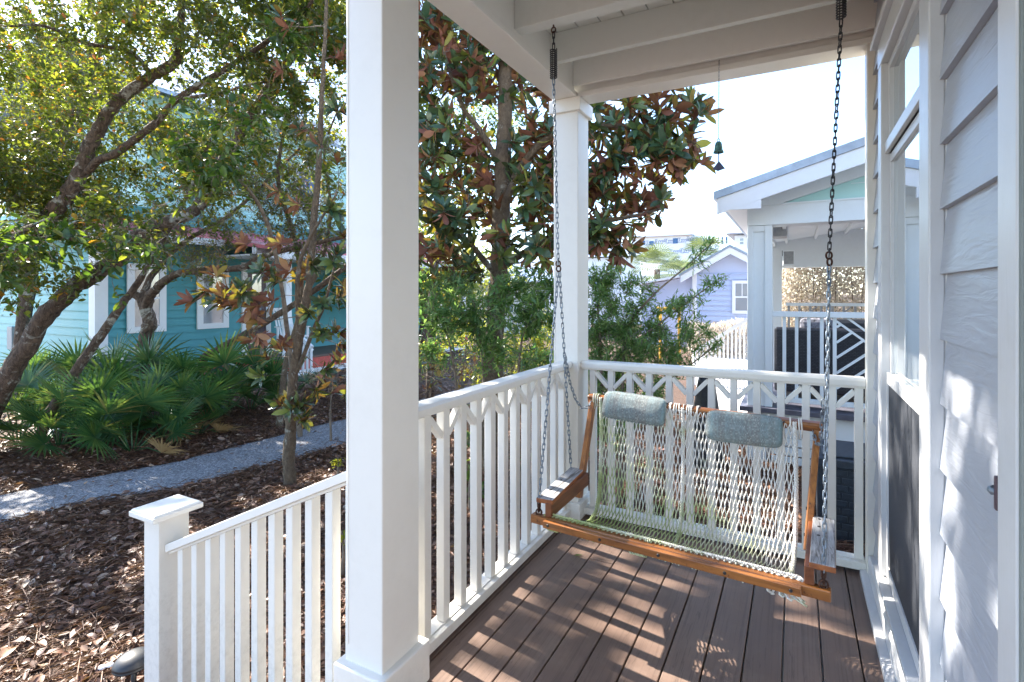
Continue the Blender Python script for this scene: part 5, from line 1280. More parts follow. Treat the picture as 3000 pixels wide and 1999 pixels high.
def tree(name, base, label, cat, limbs, attr, per, spread, size, leafmat, tpl, bark='oakbark', group=None, wig=0.06, twk=3, twl=0.16, down=0.3, mode='scatter', skip=0.25, flat=0.5, extra=None, up=0.0):
    t = thing(name, base, label, cat, group)
    paths, tips = grow(limbs, attr, wig=wig, skip=skip, up=up)
    tubes_mesh('trunk', paths[:len(limbs)], bark, t)
    tw = paths[len(limbs):] + (twiglets(tips, twk, twl) if twk else [])
    if cat == 'tree' and mode == 'scatter':
        gm = dapple_cull(np.array([q_[0][len(q_[0]) // 2] for q_ in tw])) if tw else []
        tw = [q_ for q_, g_ in zip(tw, gm) if not (g_ and q_[2] == 3)]
    if tw: tubes_mesh('branches', tw, 'twig', t)
    if mode == 'scatter': P, D, Nn, Sz = scatter_leaves(tips, per, spread, size, down, flat)
    else: P, D, Nn, Sz = whorls(tips, per, size)
    keep = (P[:, 2] > GZ + 0.03) & ~((P[:, 0] > -1.48) & (P[:, 1] < 3.1) & (P[:, 2] > -0.2) & (P[:, 2] < 3.0)) & ~((P[:, 0] > -1.95) & (P[:, 1] < 3.5) & (P[:, 2] > 2.55))
    if cat == 'tree' and mode == 'scatter': keep &= ~dapple_cull(P)
    leaf_mesh('crown', P[keep], D[keep], Nn[keep], Sz[keep], tpl, leafmat, t)
    if extra:
        for (m_, tp_, frac, szf) in extra:
            k = RNG.random(len(P)) < frac; k &= keep
            if k.sum(): leaf_mesh('crown', P[k] + RNG.normal(0, 0.03, (k.sum(), 3)), D[k] + RNG.normal(0, .4, (k.sum(), 3)), Nn[k], Sz[k] * szf, tp_, m_, t)
    return t
def PDs(l, d=None):
    return [PD(*p) if len(p) == 3 else PD(p[0], p[1], d) for p in l]

# ---- live oaks on the left
oaks = 'live oaks behind the gravel path'
# T1: leaning trunk from the lower left corner up to the right
l1 = PDs([(-75, 1063, 5.6), (0, 902, 5.6), (60, 800, 5.6), (122, 706, 5.65), (196, 643, 5.7), (273, 594, 5.8), (315, 545, 5.9), (380, 512, 6.0), (448, 483, 6.1), (490, 413, 6.2), (595, 238, 6.4), (700, 87, 6.6), (752, 0, 6.8), (800, -120, 7.0), (850, -260, 7.1)])
l1b = PDs([(273, 594, 5.8), (200, 560, 5.5), (120, 545, 5.3), (60, 560, 5.1), (10, 600, 5.0)])
A1 = blobs([(PD(120, 560, 5.2), .55), (PD(40, 640, 5.1), .5), (PD(280, 500, 5.4), .5), (PD(450, 420, 5.3), .5), (PD(560, 380, 5.5), .5), (PD(620, 250, 6.0), .7), (PD(740, 120, 6.4), .9), (PD(700, 380, 6.2), .6), (PD(820, -60, 6.8), 1.2), (PD(880, -250, 7.0), 1.3)], 210)
tree('live_oak', l1[0], 'thick leaning oak trunk rising from the lower left corner across the path bed', 'tree', [(l1, [0.0999, 0.0962, 0.0925, 0.0888, 0.0888, 0.0888, 0.0814, 0.0740, 0.0703, 0.0666, 0.0592, 0.0555, 0.0518, 0.0444, 0.0370]), (l1b, [0.0259, 0.0222, 0.0148, 0.0089, 0.0044])], A1, 30, 0.13, 0.068, 'oakleaf', T_SMALL, group=oaks, twk=5, twl=0.2)
# T2: big trunk forking in the upper left
l2 = PDs([(-170, 1005, 6.6), (-60, 760, 6.6), (0, 640, 6.6), (70, 539, 6.6), (140, 465, 6.6), (182, 402, 6.6), (210, 332, 6.6), (238, 276, 6.6), (287, 220, 6.6), (350, 175, 6.6), (406, 136, 6.6), (413, 70, 6.6), (420, 0, 6.6), (430, -120, 6.7), (470, -260, 6.8)])
l2b = PDs([(200, 395, 6.6), (230, 366, 6.5), (266, 353, 6.45), (350, 290, 6.4), (410, 227, 6.3), (525, 154, 6.2), (650, 70, 6.0), (740, -20, 5.9)])
l2c = PDs([(350, 175, 6.6), (300, 120, 6.4), (200, 100, 6.2), (100, 60, 6.0), (20, 60, 5.8)])
l2d = PDs([(410, 227, 6.3), (500, 215, 6.2), (600, 190, 6.1), (720, 190, 6.0)])
A2 = blobs([(PD(80, 300, 6.3), .8), (PD(120, 120, 6.2), .9), (PD(300, 60, 6.4), .9), (PD(480, 60, 6.2), .9), (PD(600, 120, 6.0), .7), (PD(700, 60, 6.0), .8), (PD(360, 330, 6.8), .7), (PD(30, 420, 6.5), .7), (PD(500, 280, 6.6), .7), (PD(240, 180, 7.0), .7), (PD(680, 230, 6.2), .6), (PD(300, -160, 6.6), 1.4), (PD(600, -150, 6.3), 1.4), (PD(0, -100, 6.2), 1.4), (PD(200, 300, 7.2), .8), (PD(420, 400, 7.2), .7), (PD(180, 480, 7.0), .6), (PD(560, 200, 7), .8), (PD(40, 240, 7), .8)], 230)
tree('live_oak', l2[0], 'tall oak with dark bark that forks at the upper left of the view', 'tree', [(l2, [0.1110, 0.1036, 0.0999, 0.0925, 0.0888, 0.0851, 0.0814, 0.0703, 0.0666, 0.0629, 0.0592, 0.0444, 0.0407, 0.0370, 0.0296]), (l2b, [0.0481, 0.0444, 0.0444, 0.0407, 0.0370, 0.0333, 0.0259, 0.0185]), (l2c, [0.0296, 0.0259, 0.0222, 0.0163, 0.0111]), (l2d, [0.0222, 0.0185, 0.0148, 0.0089])], A2, 32, 0.14, 0.062, 'oakleaf', T_SMALL, group=oaks, twk=4, twl=0.2)
# T3: upright trunk before the turquoise windows, forking low
l3 = PDs([(325, 960, 7.6), (329, 877, 7.6), (332, 790, 7.6), (343, 737, 7.6), (325, 690, 7.6), (300, 672, 7.6)])
l3a = PDs([(333, 715, 7.6), (350, 674, 7.5), (402, 632, 7.3), (472, 622, 7.1), (560, 615, 6.9), (602, 590, 6.8), (720, 560, 6.6), (815, 540, 6.5)])
l3b = PDs([(327, 695, 7.6), (350, 632, 7.7), (420, 560, 7.9), (520, 500, 8.0), (600, 430, 8.0), (700, 330, 8.0)])
A3 = blobs([(PD(560, 470, 7.6), .8), (PD(700, 480, 7.2), .7), (PD(380, 560, 7.4), .6), (PD(620, 380, 7.8), .8), (PD(760, 400, 7.6), .7), (PD(480, 560, 7.2), .5), (PD(720, 560, 6.9), .45)], 170)
tree('live_oak', l3[0], 'upright oak trunk in front of the turquoise wall and its windows', 'tree', [(l3, [0.0962, 0.0888, 0.0851, 0.0962, 0.0666, 0.0444]), (l3a, [0.0740, 0.0629, 0.0518, 0.0481, 0.0444, 0.0370, 0.0296, 0.0222]), (l3b, [0.0592, 0.0444, 0.0370, 0.0296, 0.0222, 0.0148])], A3, 14, 0.15, 0.055, 'oakleaf', T_SMALL, group=oaks, twk=14, twl=0.30)
# T4: thin dark leaning trunk
l4 = PDs([(78, 1040, 6.04), (115, 947, 6.04), (168, 863, 6.1), (227, 779, 6.2), (276, 706, 6.3), (301, 674, 6.4), (335, 620, 6.5), (380, 540, 6.6), (430, 450, 6.7), (470, 350, 6.8), (520, 250, 6.9)])
A4 = blobs([(PD(440, 470, 6.8), .6), (PD(500, 330, 7.0), .7), (PD(560, 220, 7.0), .8), (PD(330, 560, 6.6), .45)], 170)
tree('live_oak', l4[0], 'slender dark oak trunk with pale lichen leaning out of the palmettos', 'tree', [(l4, [0.0555, 0.0518, 0.0503, 0.0481, 0.0444, 0.0407, 0.0333, 0.0296, 0.0259, 0.0185, 0.0148])], A4, 18, 0.14, 0.06, 'oakleaf', T_SMALL, group=oaks, twk=6, twl=0.2)
# T5: low leaning trunk to the right, behind
l5 = PDs([(440, 945, 8.0), (465, 832, 8.0), (510, 800, 8.1), (560, 769, 8.2), (665, 706, 8.4), (760, 640, 8.5), (850, 560, 8.6), (930, 450, 8.8), (980, 330, 9)])
A5 = blobs([(PD(900, 480, 8.7), .8), (PD(1010, 520, 8.8), .8), (PD(1000, 330, 9.0), 1.0), (PD(780, 520, 8.5), .6), (PD(1060, 420, 9.0), .9), (PD(1120, 260, 9.2), 1.0), (PD(1010, 620, 9), .7)], 110)
tree('live_oak', l5[0], 'grey oak trunk leaning low to the right behind the palmetto clump', 'tree', [(l5, [0.0666, 0.0629, 0.0592, 0.0555, 0.0518, 0.0481, 0.0370, 0.0296, 0.0222])], A5, 16, 0.16, 0.06, 'oakleaf', T_SMALL, group=oaks)
# background canopy beyond, left
l6 = PDs([(40, 900, 9.5), (60, 700, 9.5), (100, 450, 9.6), (180, 250, 9.7), (240, 60, 9.8), (300, -150, 10)])
A6 = blobs([(PD(60, 420, 9.6), 1.0), (PD(160, 250, 9.8), 1.1), (PD(300, 150, 9.8), 1.1), (PD(40, 150, 9.6), 1.1), (PD(450, 50, 9.8), 1.2), (PD(640, 60, 9.6), 1.2), (PD(760, 260, 9.6), 1.0), (PD(560, 250, 9.4), .9), (PD(120, 380, 9.8), 1.0), (PD(380, 300, 10), 1.0), (PD(260, 420, 10), .8), (PD(480, 380, 10), .9), (PD(700, 420, 9.8), .8), (PD(560, 120, 10), 1.0), (PD(180, 60, 10), 1.0), (PD(740, 20, 9.5), 1.0), (PD(40, 10, 9.5), 1.0), (PD(350, 20, 9.8), 1.0)], 100)
tree('live_oak', l6[0], 'distant oak with sunlit yellow green leaves above the turquoise house', 'tree', [(l6, [.12, .11, .1, .08, .06, .04])], A6, 24, 0.2, 0.08, 'oakleaf', T_SMALL, group=oaks, twk=4, twl=.25)
# crowns added out of frame over the bed to shade bed and porch
l7 = [np.array([-6.9, 0.6, GZ]), np.array([-6.6, 0.8, 1.5]), np.array([-6.2, 1.2, 3.4]), np.array([-5.9, 1.8, 4.8]), np.array([-5.6, 2.2, 5.8])]
A7 = blobs([((-6.0, 1.0, 4.2), .9), ((-5.4, 2.2, 4.4), .75), ((-5.8, 2.8, 5.2), .8), ((-6.8, 0.6, 5.2), 1.0), ((-7.4, 2.0, 5.6), 1.0), ((-4.6, 1.4, 4.6), .6), ((-6.5, 3.8, 5.0), .9), ((-5.2, 0.2, 4.3), .7), ((-7.2, -0.6, 4.6), .9), ((-6.2, -1.6, 4.4), 1.0), ((-8.4, 0.6, 5.4), 1.1), ((-7.8, 3.4, 6.0), 1.0), ((-5.4, 1.9, 5.3), .6), ((-6.6, 1.7, 6.1), .8), ((-5.0, 1.5, 5.0), .55), ((-5.9, 1.5, 5.6), .6), ((-4.6, 1.9, 4.5), .5), ((-5.4, 2.3, 5.9), .7), ((-6.2, 2.2, 6.4), .8), ((-5.0, 1.8, 5.5), .55)], 72)
tree('live_oak', l7[0], 'unseen oak added left of the frame so that its crown shades the porch', 'tree', [(l7, [.13, .12, .1, .07, .04])], A7, 26, 0.12, 0.075, 'oakleaf', T_SMALL, group=oaks)

l8 = [np.array([-11.0, 2.0, GZ]), np.array([-10.8, 2.1, 1.2]), np.array([-10.5, 2.2, 2.6]), np.array([-10.2, 2.6, 4.0])]  # oak added out of view to keep sun off the gravel path
A8 = blobs([((-10.4, 2.0, 3.0), 1.1), ((-9.6, 1.2, 2.6), .9), ((-10.2, 3.2, 3.4), 1.1), ((-9.2, 2.6, 3.4), .8), ((-11.0, 0.6, 3.4), 1.1), ((-9.6, 3.9, 2.6), .8), ((-11.2, 3.0, 2.2), .8)], 85)
tree('live_oak', l8[0], 'unseen oak added outside the left edge of the frame to shade the gravel path', 'tree', [(l8, [.13, .11, .08, .04])], A8, 24, 0.14, 0.075, 'oakleaf', T_SMALL, group=oaks)

lt = PDs([(640, 985, 7.0), (655, 850, 7.0), (690, 700, 7.0), (680, 560, 7.0), (640, 420, 7.0), (660, 280, 7.0), (720, 160, 7.0)])
lt2 = PDs([(690, 700, 7.0), (740, 600, 6.9), (760, 480, 6.9), (745, 350, 6.8), (780, 240, 6.8)])
AT = blobs([(PD(600, 520, 6.9), .6), (PD(700, 560, 6.8), .6), (PD(560, 430, 7.0), .6), (PD(690, 420, 6.9), .6), (PD(770, 480, 6.8), .5), (PD(640, 330, 7.0), .6), (PD(750, 330, 6.8), .6), (PD(500, 520, 7.0), .45), (PD(720, 220, 6.8), .6), (PD(480, 620, 7.0), .3), (PD(620, 620, 6.9), .3)], 230)
tree('twiggy_oak', lt[0], 'half bare tree with a haze of thin brown twigs beside the near column', 'tree', [(lt, [.045, .04, .036, .032, .026, .02, .012]), (lt2, [.028, .024, .02, .015, .01])], AT, 11, 0.14, 0.052, 'oakleaf', T_SMALL, bark='magbark', twk=9, twl=0.26, wig=0.12)

# ---- broad leaved clusters near: bay tree leaves hanging before the oaks
lb = PDs([(690, 1005, 6.6), (665, 800, 6.4), (640, 620, 6.0), (600, 480, 5.6), (520, 380, 5.3)])
AB = blobs([(PD(450, 300, 4.9), .32), (PD(540, 330, 4.9), .30), (PD(500, 400, 4.8), .28), (PD(420, 360, 4.9), .25), (PD(390, 480, 4.7), .22), (PD(340, 570, 4.7), .25), (PD(590, 250, 5.2), .3), (PD(660, 100, 5.2), .3)], 520)
tree('bay_tree', lb[0], 'slender broad leaved tree with glossy green leaves hanging before the oaks', 'tree', [(lb, [.035, .03, .025, .02, .012])], AB, 9, 0.09, 0.088, 'bayleaf', T_MED, bark='twig', twk=1, twl=0.12, down=0.5)
lb = PDs([(-90, 1005, 5.0), (-60, 800, 4.9), (-30, 650, 4.8), (40, 540, 4.7), (120, 500, 4.6)])
AB = blobs([(PD(40, 520, 4.6), .30), (PD(110, 560, 4.6), .28), (PD(180, 560, 4.7), .25), (PD(30, 620, 4.6), .25), (PD(220, 610, 4.8), .22), (PD(0, 560, 4.5), .3), (PD(270, 690, 4.9), .10), (PD(290, 560, 4.8), .2)], 520)
tree('bay_tree', lb[0], 'broad leaved tree with glossy green leaves at the left edge of the view', 'tree', [(lb, [.035, .03, .025, .018, .01])], AB, 9, 0.09, 0.09, 'bayleaf', T_MED, bark='twig', twk=1, twl=0.12, down=0.5)

# ---- slim magnolia beside the path
l6 = PDs([(663, 1118, 4.9), (665, 1000, 4.9), (670, 900, 4.9), (680, 820, 4.9), (695, 740, 4.9), (712, 640, 4.9), (722, 500, 4.9), (733, 370, 4.9), (738, 250, 4.9), (745, 120, 4.9), (750, 0, 4.9), (752, -140, 4.9)])
l6b = PDs([(690, 770, 4.9), (684, 700, 4.85), (686, 620, 4.8), (705, 560, 4.75), (740, 500, 4.7), (770, 450, 4.7)])
l6c = PDs([(672, 880, 4.9), (720, 760, 4.9), (745, 700, 4.9), (770, 610, 4.9), (790, 560, 4.9)])
att = [(470, 672, 4.6), (440, 690, 4.6), (500, 690, 4.5), (520, 665, 4.6), (540, 700, 4.6), (580, 690, 4.7), (600, 740, 4.7), (575, 720, 4.7), (560, 660, 4.6), (620, 690, 4.7), (600, 790, 4.8), (640, 800, 4.8), (740, 700, 4.7), (765, 600, 4.7), (770, 760, 4.8), (740, 760, 4.8), (780, 680, 4.8), (750, 850, 4.8), (730, 900, 4.8), (690, 930, 4.8), (640, 930, 4.8), (780, 830, 4.9), (700, 960, 4.8), (760, 480, 4.6), (775, 370, 4.6), (770, 250, 4.7), (700, 300, 4.9), (680, 470, 4.9), (640, 560, 4.9), (660, 620, 4.8), (620, 630, 4.8), (770, 900, 4.9), (610, 820, 4.8), (655, 60, 4.9), (640, 160, 4.9), (720, 610, 4.7), (790, 540, 4.8), (560, 560, 5.0), (780, 130, 4.8), (630, 440, 5.0)]
A6b = np.array([PD(a_, b_, c_) for a_, b_, c_ in att]); A6b = np.concatenate([A6b, A6b[:34] + RNG.normal(0, 0.11, (34, 3))])
tree('young_magnolia', l6[0], 'slim young magnolia with pale bark standing beside the gravel path', 'tree', [(l6, [.060, .051, .046, .043, .041, .037, .032, .027, .023, .019, .016, .012]), (l6b, [.024, .022, .02, .016, .012, .008]), (l6c, [.02, .018, .015, .01, .006])], A6b, 13, 0.1, 0.135, 'magleaf', T_MAG, bark='magbark', mode='whorl', twk=4, twl=0.25, skip=0.1)

# ---- big magnolia between the columns
lm = PDs([(1128, 1083, 5.33), (1131, 900, 5.33), (1138, 740, 5.33), (1148, 600, 5.33), (1153, 470, 5.33), (1158, 330, 5.33), (1160, 200, 5.35), (1163, 60, 5.4), (1168, -120, 5.4)])
lmb = PDs([(1150, 500, 5.33), (1200, 380, 5.2), (1290, 300, 5.1), (1400, 290, 5.1), (1500, 300, 5.1), (1600, 330, 5.1)])
lmc = PDs([(1146, 620, 5.33), (1240, 560, 5.1), (1340, 520, 5.0), (1440, 500, 5.0), (1520, 480, 5.0)])
lmd = PDs([(1156, 400, 5.33), (1110, 310, 5.3), (1060, 240, 5.3), (1020, 120, 5.3)])
lme = PDs([(1146, 640, 5.33), (1080, 560, 5.3), (1020, 500, 5.2), (960, 470, 5.2)])
att = blobs([(PD(1010, 420, 5.1), .42), (PD(1040, 520, 5.1), .40), (PD(1000, 600, 5.1), .33), (PD(1060, 620, 5.0), .25), (PD(1230, 470, 5.0), .42), (PD(1200, 560, 5.0), .40), (PD(1250, 300, 5.2), .40), (PD(1230, 380, 5.3), .4), (PD(1110, 470, 5.5), .35),
             (PD(1020, 320, 5.4), .35), (PD(1180, 180, 5.5), .42), (PD(1060, 170, 5.5), .40), (PD(1140, 90, 5.5), .45), (PD(990, 60, 5.5), .5), (PD(1250, 180, 5.4), .4),
             (PD(1390, 290, 5.1), .42), (PD(1470, 290, 5.1), .36), (PD(1540, 270, 5.1), .32), (PD(1590, 250, 5.1), .22), (PD(1575, 350, 5.1), .24), (PD(1600, 375, 5.1), .12), (PD(1520, 370, 5.1), .36), (PD(1430, 390, 5.1), .42), (PD(1460, 470, 5.1), .34), (PD(1520, 440, 5.1), .22), (PD(1400, 520, 5.1), .36), (PD(1440, 570, 5.1), .24), (PD(1380, 440, 5.2), .4), (PD(1310, 400, 5.3), .4), (PD(1310, 530, 5.3), .4),
             (PD(1400, 140, 5.3), .6), (PD(1500, 150, 5.3), .5), (PD(1250, -80, 5.5), .9), (PD(980, 180, 5.2), .4), (PD(1090, 380, 5.6), .4), (PD(1000, 300, 5.0), .35), (PD(1100, 180, 5.2), .3), (PD(1020, -40, 5.6), .7)], 185)
tree('magnolia', lm[0], 'large magnolia with rust backed leaves spreading behind the rear column', 'tree', [(lm, [.115, .105, .10, .098, .095, .085, .075, .06, .045]), (lmb, [.045, .04, .033, .026, .02, .012]), (lmc, [.04, .034, .027, .02, .012]), (lmd, [.035, .03, .022, .014]), (lme, [.035, .028, .02, .012])], att, 9, 0.1, 0.172, 'magleaf', T_MAG, bark='magbark', mode='whorl', twk=0, skip=0.3)
# green fine leaved oak mixed behind it
lg = PDs([(985, 1010, 6.8), (990, 800, 6.8), (1000, 600, 6.9), (1030, 420, 7.0), (1070, 250, 7.0), (1110, 80, 7.0)])
Ag = blobs([(PD(1040, 120, 6.8), .7), (PD(1000, 240, 6.6), .6), (PD(1110, 330, 6.6), .5), (PD(1010, 380, 6.8), .5), (PD(1180, 300, 6.8), .4), (PD(1080, 0, 7), .9), (PD(1000, 560, 7.2), .6), (PD(1180, 150, 7), .7), (PD(1090, 470, 7.2), .6), (PD(1220, 420, 7.2), .6)], 150)
tree('laurel_oak', lg[0], 'narrow leaved oak with yellow green leaves showing through the magnolia', 'tree', [(lg, [.06, .055, .05, .04, .03, .02])], Ag, 13, 0.14, 0.075, 'bayleaf', T_SMALL, twk=3, extra=[('yellowleaf', T_SMALL, 0.10, 1.0)])

# ---- narrow leaved shrubs
def shrub(name, label, base_px, stems, att_, per, size, mat, d, spread=0.08, dens=400, tpl=T_NARROW, group=None, down=0.1, twk=2, twl=0.12):
    limbs = []
    for s_ in stems: limbs.append((PDs(s_), list(np.linspace(0.016, 0.004, len(s_)))))
    A_ = blobs([(PD(*c_), r_) for c_, r_ in att_], dens)
    return tree(name, limbs[0][0][0], label, 'shrub', limbs, A_, per, spread, size, mat, tpl, bark='twig', group=group, twk=twk, twl=twl, down=down, skip=0.2, wig=0.03)
def gy(d): return 675.5 + (EYE - GZ) * 1130.5 / d
shrub('narrow_leaved_shrub', 'airy narrow leaved shrub reaching over the rear railing to the right of the corner column', None,
      [[(1420, gy(4.3), 4.3), (1430, 900, 4.3), (1440, 760, 4.25), (1500, 680, 4.2), (1580, 610, 4.2), (1640, 555, 4.2)],
       [(1400, gy(4.4), 4.4), (1400, 900, 4.4), (1420, 820, 4.3), (1520, 740, 4.2), (1640, 650, 4.2)],
       [(1410, gy(4.3), 4.3), (1480, 930, 4.2), (1560, 860, 4.2), (1650, 790, 4.2)],
       [(1390, gy(4.3), 4.3), (1380, 800, 4.3), (1375, 700, 4.3), (1400, 640, 4.3)]],
      [((1390, 700, 4.3), .26), ((1440, 740, 4.3), .28), ((1400, 800, 4.3), .28), ((1480, 800, 4.2), .26), ((1540, 780, 4.2), .22), ((1560, 700, 4.2), .20), ((1600, 600, 4.2), .10), ((1635, 565, 4.2), .05), ((1620, 655, 4.2), .10), ((1650, 640, 4.2), .05), ((1600, 760, 4.2), .16), ((1640, 790, 4.2), .10), ((1500, 870, 4.3), .2), ((1400, 900, 4.4), .3), ((1370, 640, 4.4), .2), ((1400, 980, 4.4), .3), ((1560, 840, 4.2), .16), ((1440, 640, 4.3), .16), ((1360, 760, 4.5), .25), ((1450, 820, 4.5), .3), ((1500, 740, 4.4), .22), ((1400, 660, 4.3), .22), ((1470, 670, 4.3), .16), ((1380, 860, 4.6), .3), ((1560, 790, 4.3), .22), ((1480, 910, 4.5), .25)],
      26, 0.058, 'willowleaf', 4.3, 0.06, 640)
shrub('narrow_leaved_shrub', 'dense narrow leaved shrub below the magnolia between the two columns', None,
      [[(1180, gy(4.7), 4.7), (1190, 900, 4.7), (1200, 780, 4.6), (1240, 690, 4.6)],
       [(1060, gy(4.8), 4.8), (1050, 900, 4.8), (1030, 780, 4.7), (1000, 700, 4.6)],
       [(1120, gy(4.7), 4.7), (1110, 850, 4.7), (1090, 700, 4.6)]],
      [((1000, 730, 4.6), .25), ((1050, 700, 4.6), .25), ((1110, 720, 4.6), .25), ((1170, 700, 4.6), .25), ((1230, 670, 4.6), .27), ((1260, 640, 4.6), .2), ((1200, 740, 4.6), .2), ((1060, 760, 4.6), .22), ((1270, 720, 4.6), .2), ((980, 660, 4.7), .2), ((1120, 780, 4.7), .2), ((1000, 790, 4.8), .25), ((1180, 650, 4.7), .2), ((1250, 760, 4.7), .2), ((1060, 650, 4.8), .2), ((1150, 830, 4.8), .25), ((1240, 830, 4.9), .25)],
      22, 0.080, 'willowleaf', 4.7, 0.075, 400, tpl_small(0.11, 0.02))
shrub('yellow_green_bush', 'sunlit yellow green bush behind the left railing next to the corner column', None,
      [[(1230, gy(8), 8), (1230, 840, 8), (1240, 740, 8)], [(1200, gy(8), 8), (1190, 840, 8), (1180, 760, 8)]],
      [((1240, 760, 8), .5), ((1210, 820, 8), .5), ((1270, 830, 8), .5), ((1300, 780, 8.2), .5), ((1180, 800, 8.2), .4), ((1230, 900, 8.), .5), ((1130, 850, 8.6), .6), ((1000, 820, 8.8), .6), ((1060, 760, 9), .6)], 24, 0.055, 'yellowleaf', 8, 0.12, 130, T_SMALL)
shrub('bare_thicket', 'thin brown leafless thicket with a few rusty leaves low behind the left railing', None,
      [[(990, gy(6.2), 6.2), (990, 900, 6.2), (1000, 820, 6.2)], [(1060, gy(6.2), 6.2), (1060, 900, 6.2), (1070, 800, 6.2)], [(1180, gy(6), 6), (1170, 900, 6), (1190, 810, 6)], [(760, gy(6.4), 6.4), (760, 930, 6.4), (770, 850, 6.4)]],
      [((1000, 850, 6.2), .35), ((1070, 850, 6.1), .35), ((1170, 860, 6.), .35), ((1240, 870, 6.2), .3), ((1100, 920, 6.2), .3), ((770, 860, 6.4), .3), ((1210, 930, 6), .3)], 2, 0.075, 'magleaf', 6.2, 0.1, 300, T_MED, twk=6, twl=0.22)
shrub('low_green_shrub', 'low glossy leaved sprig growing beside the left railing', None,
      [[(1080, gy(4.3), 4.3), (1080, 1100, 4.3), (1085, 1040, 4.3), (1075, 960, 4.3)], [(1190, gy(4.4), 4.4), (1195, 1080, 4.4), (1185, 1040, 4.4)]],
      [((1080, 1080, 4.3), .12), ((1075, 1000, 4.3), .12), ((1190, 1060, 4.4), .10), ((1095, 1130, 4.3), .1)], 9, 0.075, 'bayleaf', 4.3, 0.07, 600, T_MED)
shrub('seedling', 'small bright green seedling beside the gravel path near the column', None,
      [[(775, gy(4.9), 4.9), (777, 1075, 4.9), (776, 1050, 4.9)]], [((775, 1062, 4.9), .06)], 8, 0.04, 'yellowleaf', 4.9, 0.03, 3000, T_SMALL, twk=1, twl=0.04)
shrub('seedling', 'thin seedling with a few green leaves behind the last stair baluster', None,
      [[(786, gy(3.3), 3.3), (790, 1265, 3.3), (784, 1220, 3.3)]], [((785, 1235, 3.3), .05)], 5, 0.04, 'yellowleaf', 3.3, 0.03, 3000, T_SMALL, twk=1, twl=0.04)

# dry tan hedge behind the neighbour's porch
def leafstuff(name, label, cat, boxes, n, size, mat, tpl, group=None, stems=0, up=0.4):
    c_ = np.mean([[(b_[0] + b_[1]) / 2, (b_[2] + b_[3]) / 2, b_[4]] for b_ in boxes], axis=0)
    t = thing(name, c_, label, cat, group); P = []
    for x0, x1, y0, y1, z0, z1 in boxes:
        P.append(np.stack([RNG.uniform(x0, x1, n), RNG.uniform(y0, y1, n), z0 + (z1 - z0) * RNG.random(n) ** 0.9], -1))
    P = np.concatenate(P); P[:, 2] += 0.25 * np.sin(P[:, 0] * 3.1) * (P[:, 2] - P[:, 2].min()) / 3
    D = RNG.normal(0, 0.6, P.shape); D[:, 2] += up; Nn = RNG.normal(0, 1, P.shape)
    leaf_mesh('foliage', P, D, Nn, size * RNG.uniform(0.6, 1.4, len(P)), tpl, mat, t)
    if stems:
        st = []
        for b_ in boxes:
            for _ in range(stems):
                x_, y_ = RNG.uniform(b_[0], b_[1]), RNG.uniform(b_[2], b_[3]); st.append((np.array([(x_, y_, b_[4]), (x_ + RNG.normal(0, .1), y_, (b_[4] + b_[5]) / 2), (x_ + RNG.normal(0, .25), y_, b_[5])]), np.array([.012, .009, .004]), 5))
        tubes_mesh('stems', st, 'twig', t)
    return t
leafstuff('dry_hedge', 'tall dry tan hedge standing behind the neighbouring porch', 'hedge', [(on(2262, 861, 1, 10.2)[0], 4.5, 10.2, 11.0, GZ, 3.1)], 70000, 0.075, 'dryhedge', tpl_small(0.16, 0.03), stems=60, up=0.3)
mb = MB(); 
leafstuff('dry_shrub', 'low reddish tan bare shrub before the lavender house', 'shrub', [(lx(2040) , lx(2200), 15.2, 16.2, GZ, lz(938))], 5000, 0.09, 'dryhedge', tpl_small(0.1, 0.03), stems=90, up=0.8)
# far trees
def far_tree(px, d, r, ztop, label, mat='farleaf', n=2600):
    b_ = np.array([*G(px, 861 + (EYE - GZ) * FPX / d)[:2], GZ]); t = thing('far_tree', b_, label, 'tree', 'trees far behind the houses')
    top = b_ + np.array([0, 0, ztop]); tubes_mesh('trunk', [(spline([b_, b_ + (0.1, 0, ztop * .4), b_ + (0, .1, ztop * .8)], 4), np.linspace(.22, .06, 9), 8)], 'oakbark', t)
    P = np.concatenate([blob(b_ + np.array([RNG.normal(0, r * .45), RNG.normal(0, r * .45), ztop * RNG.uniform(.35, .95)]), r * RNG.uniform(.3, .5), n // 12, .7) for _ in range(12)])
    leaf_mesh('crown', P, RNG.normal(0, 1, P.shape), RNG.normal(0, .6, P.shape) + (0, 0, 1), 0.20 * RNG.uniform(.6, 1.3, len(P)), T_SMALL, mat, t)
for px, d, r, zt_, lb_ in ((1240, 15, 2.2, 3.6, 'pale green tree far behind the left part of the magnolia'), (1330, 24, 3.2, 4.6, 'pale green tree far behind the magnolia trunk'), (1500, 26, 3.0, 3.2, 'low pale tree far behind the corner column'),
                           (1060, 20, 3.5, 7.5, 'tall tree beyond the turquoise house hidden by the near column'), (700, 24, 4, 9, 'tall tree behind the roof of the turquoise house'), (250, 26, 4, 9, 'tree behind the pale upper storey of the turquoise house'), (1640, 34, 3.0, 3.6, 'distant low tree behind the corner column chain')):
    far_tree(px, d, r, zt_, lb_)
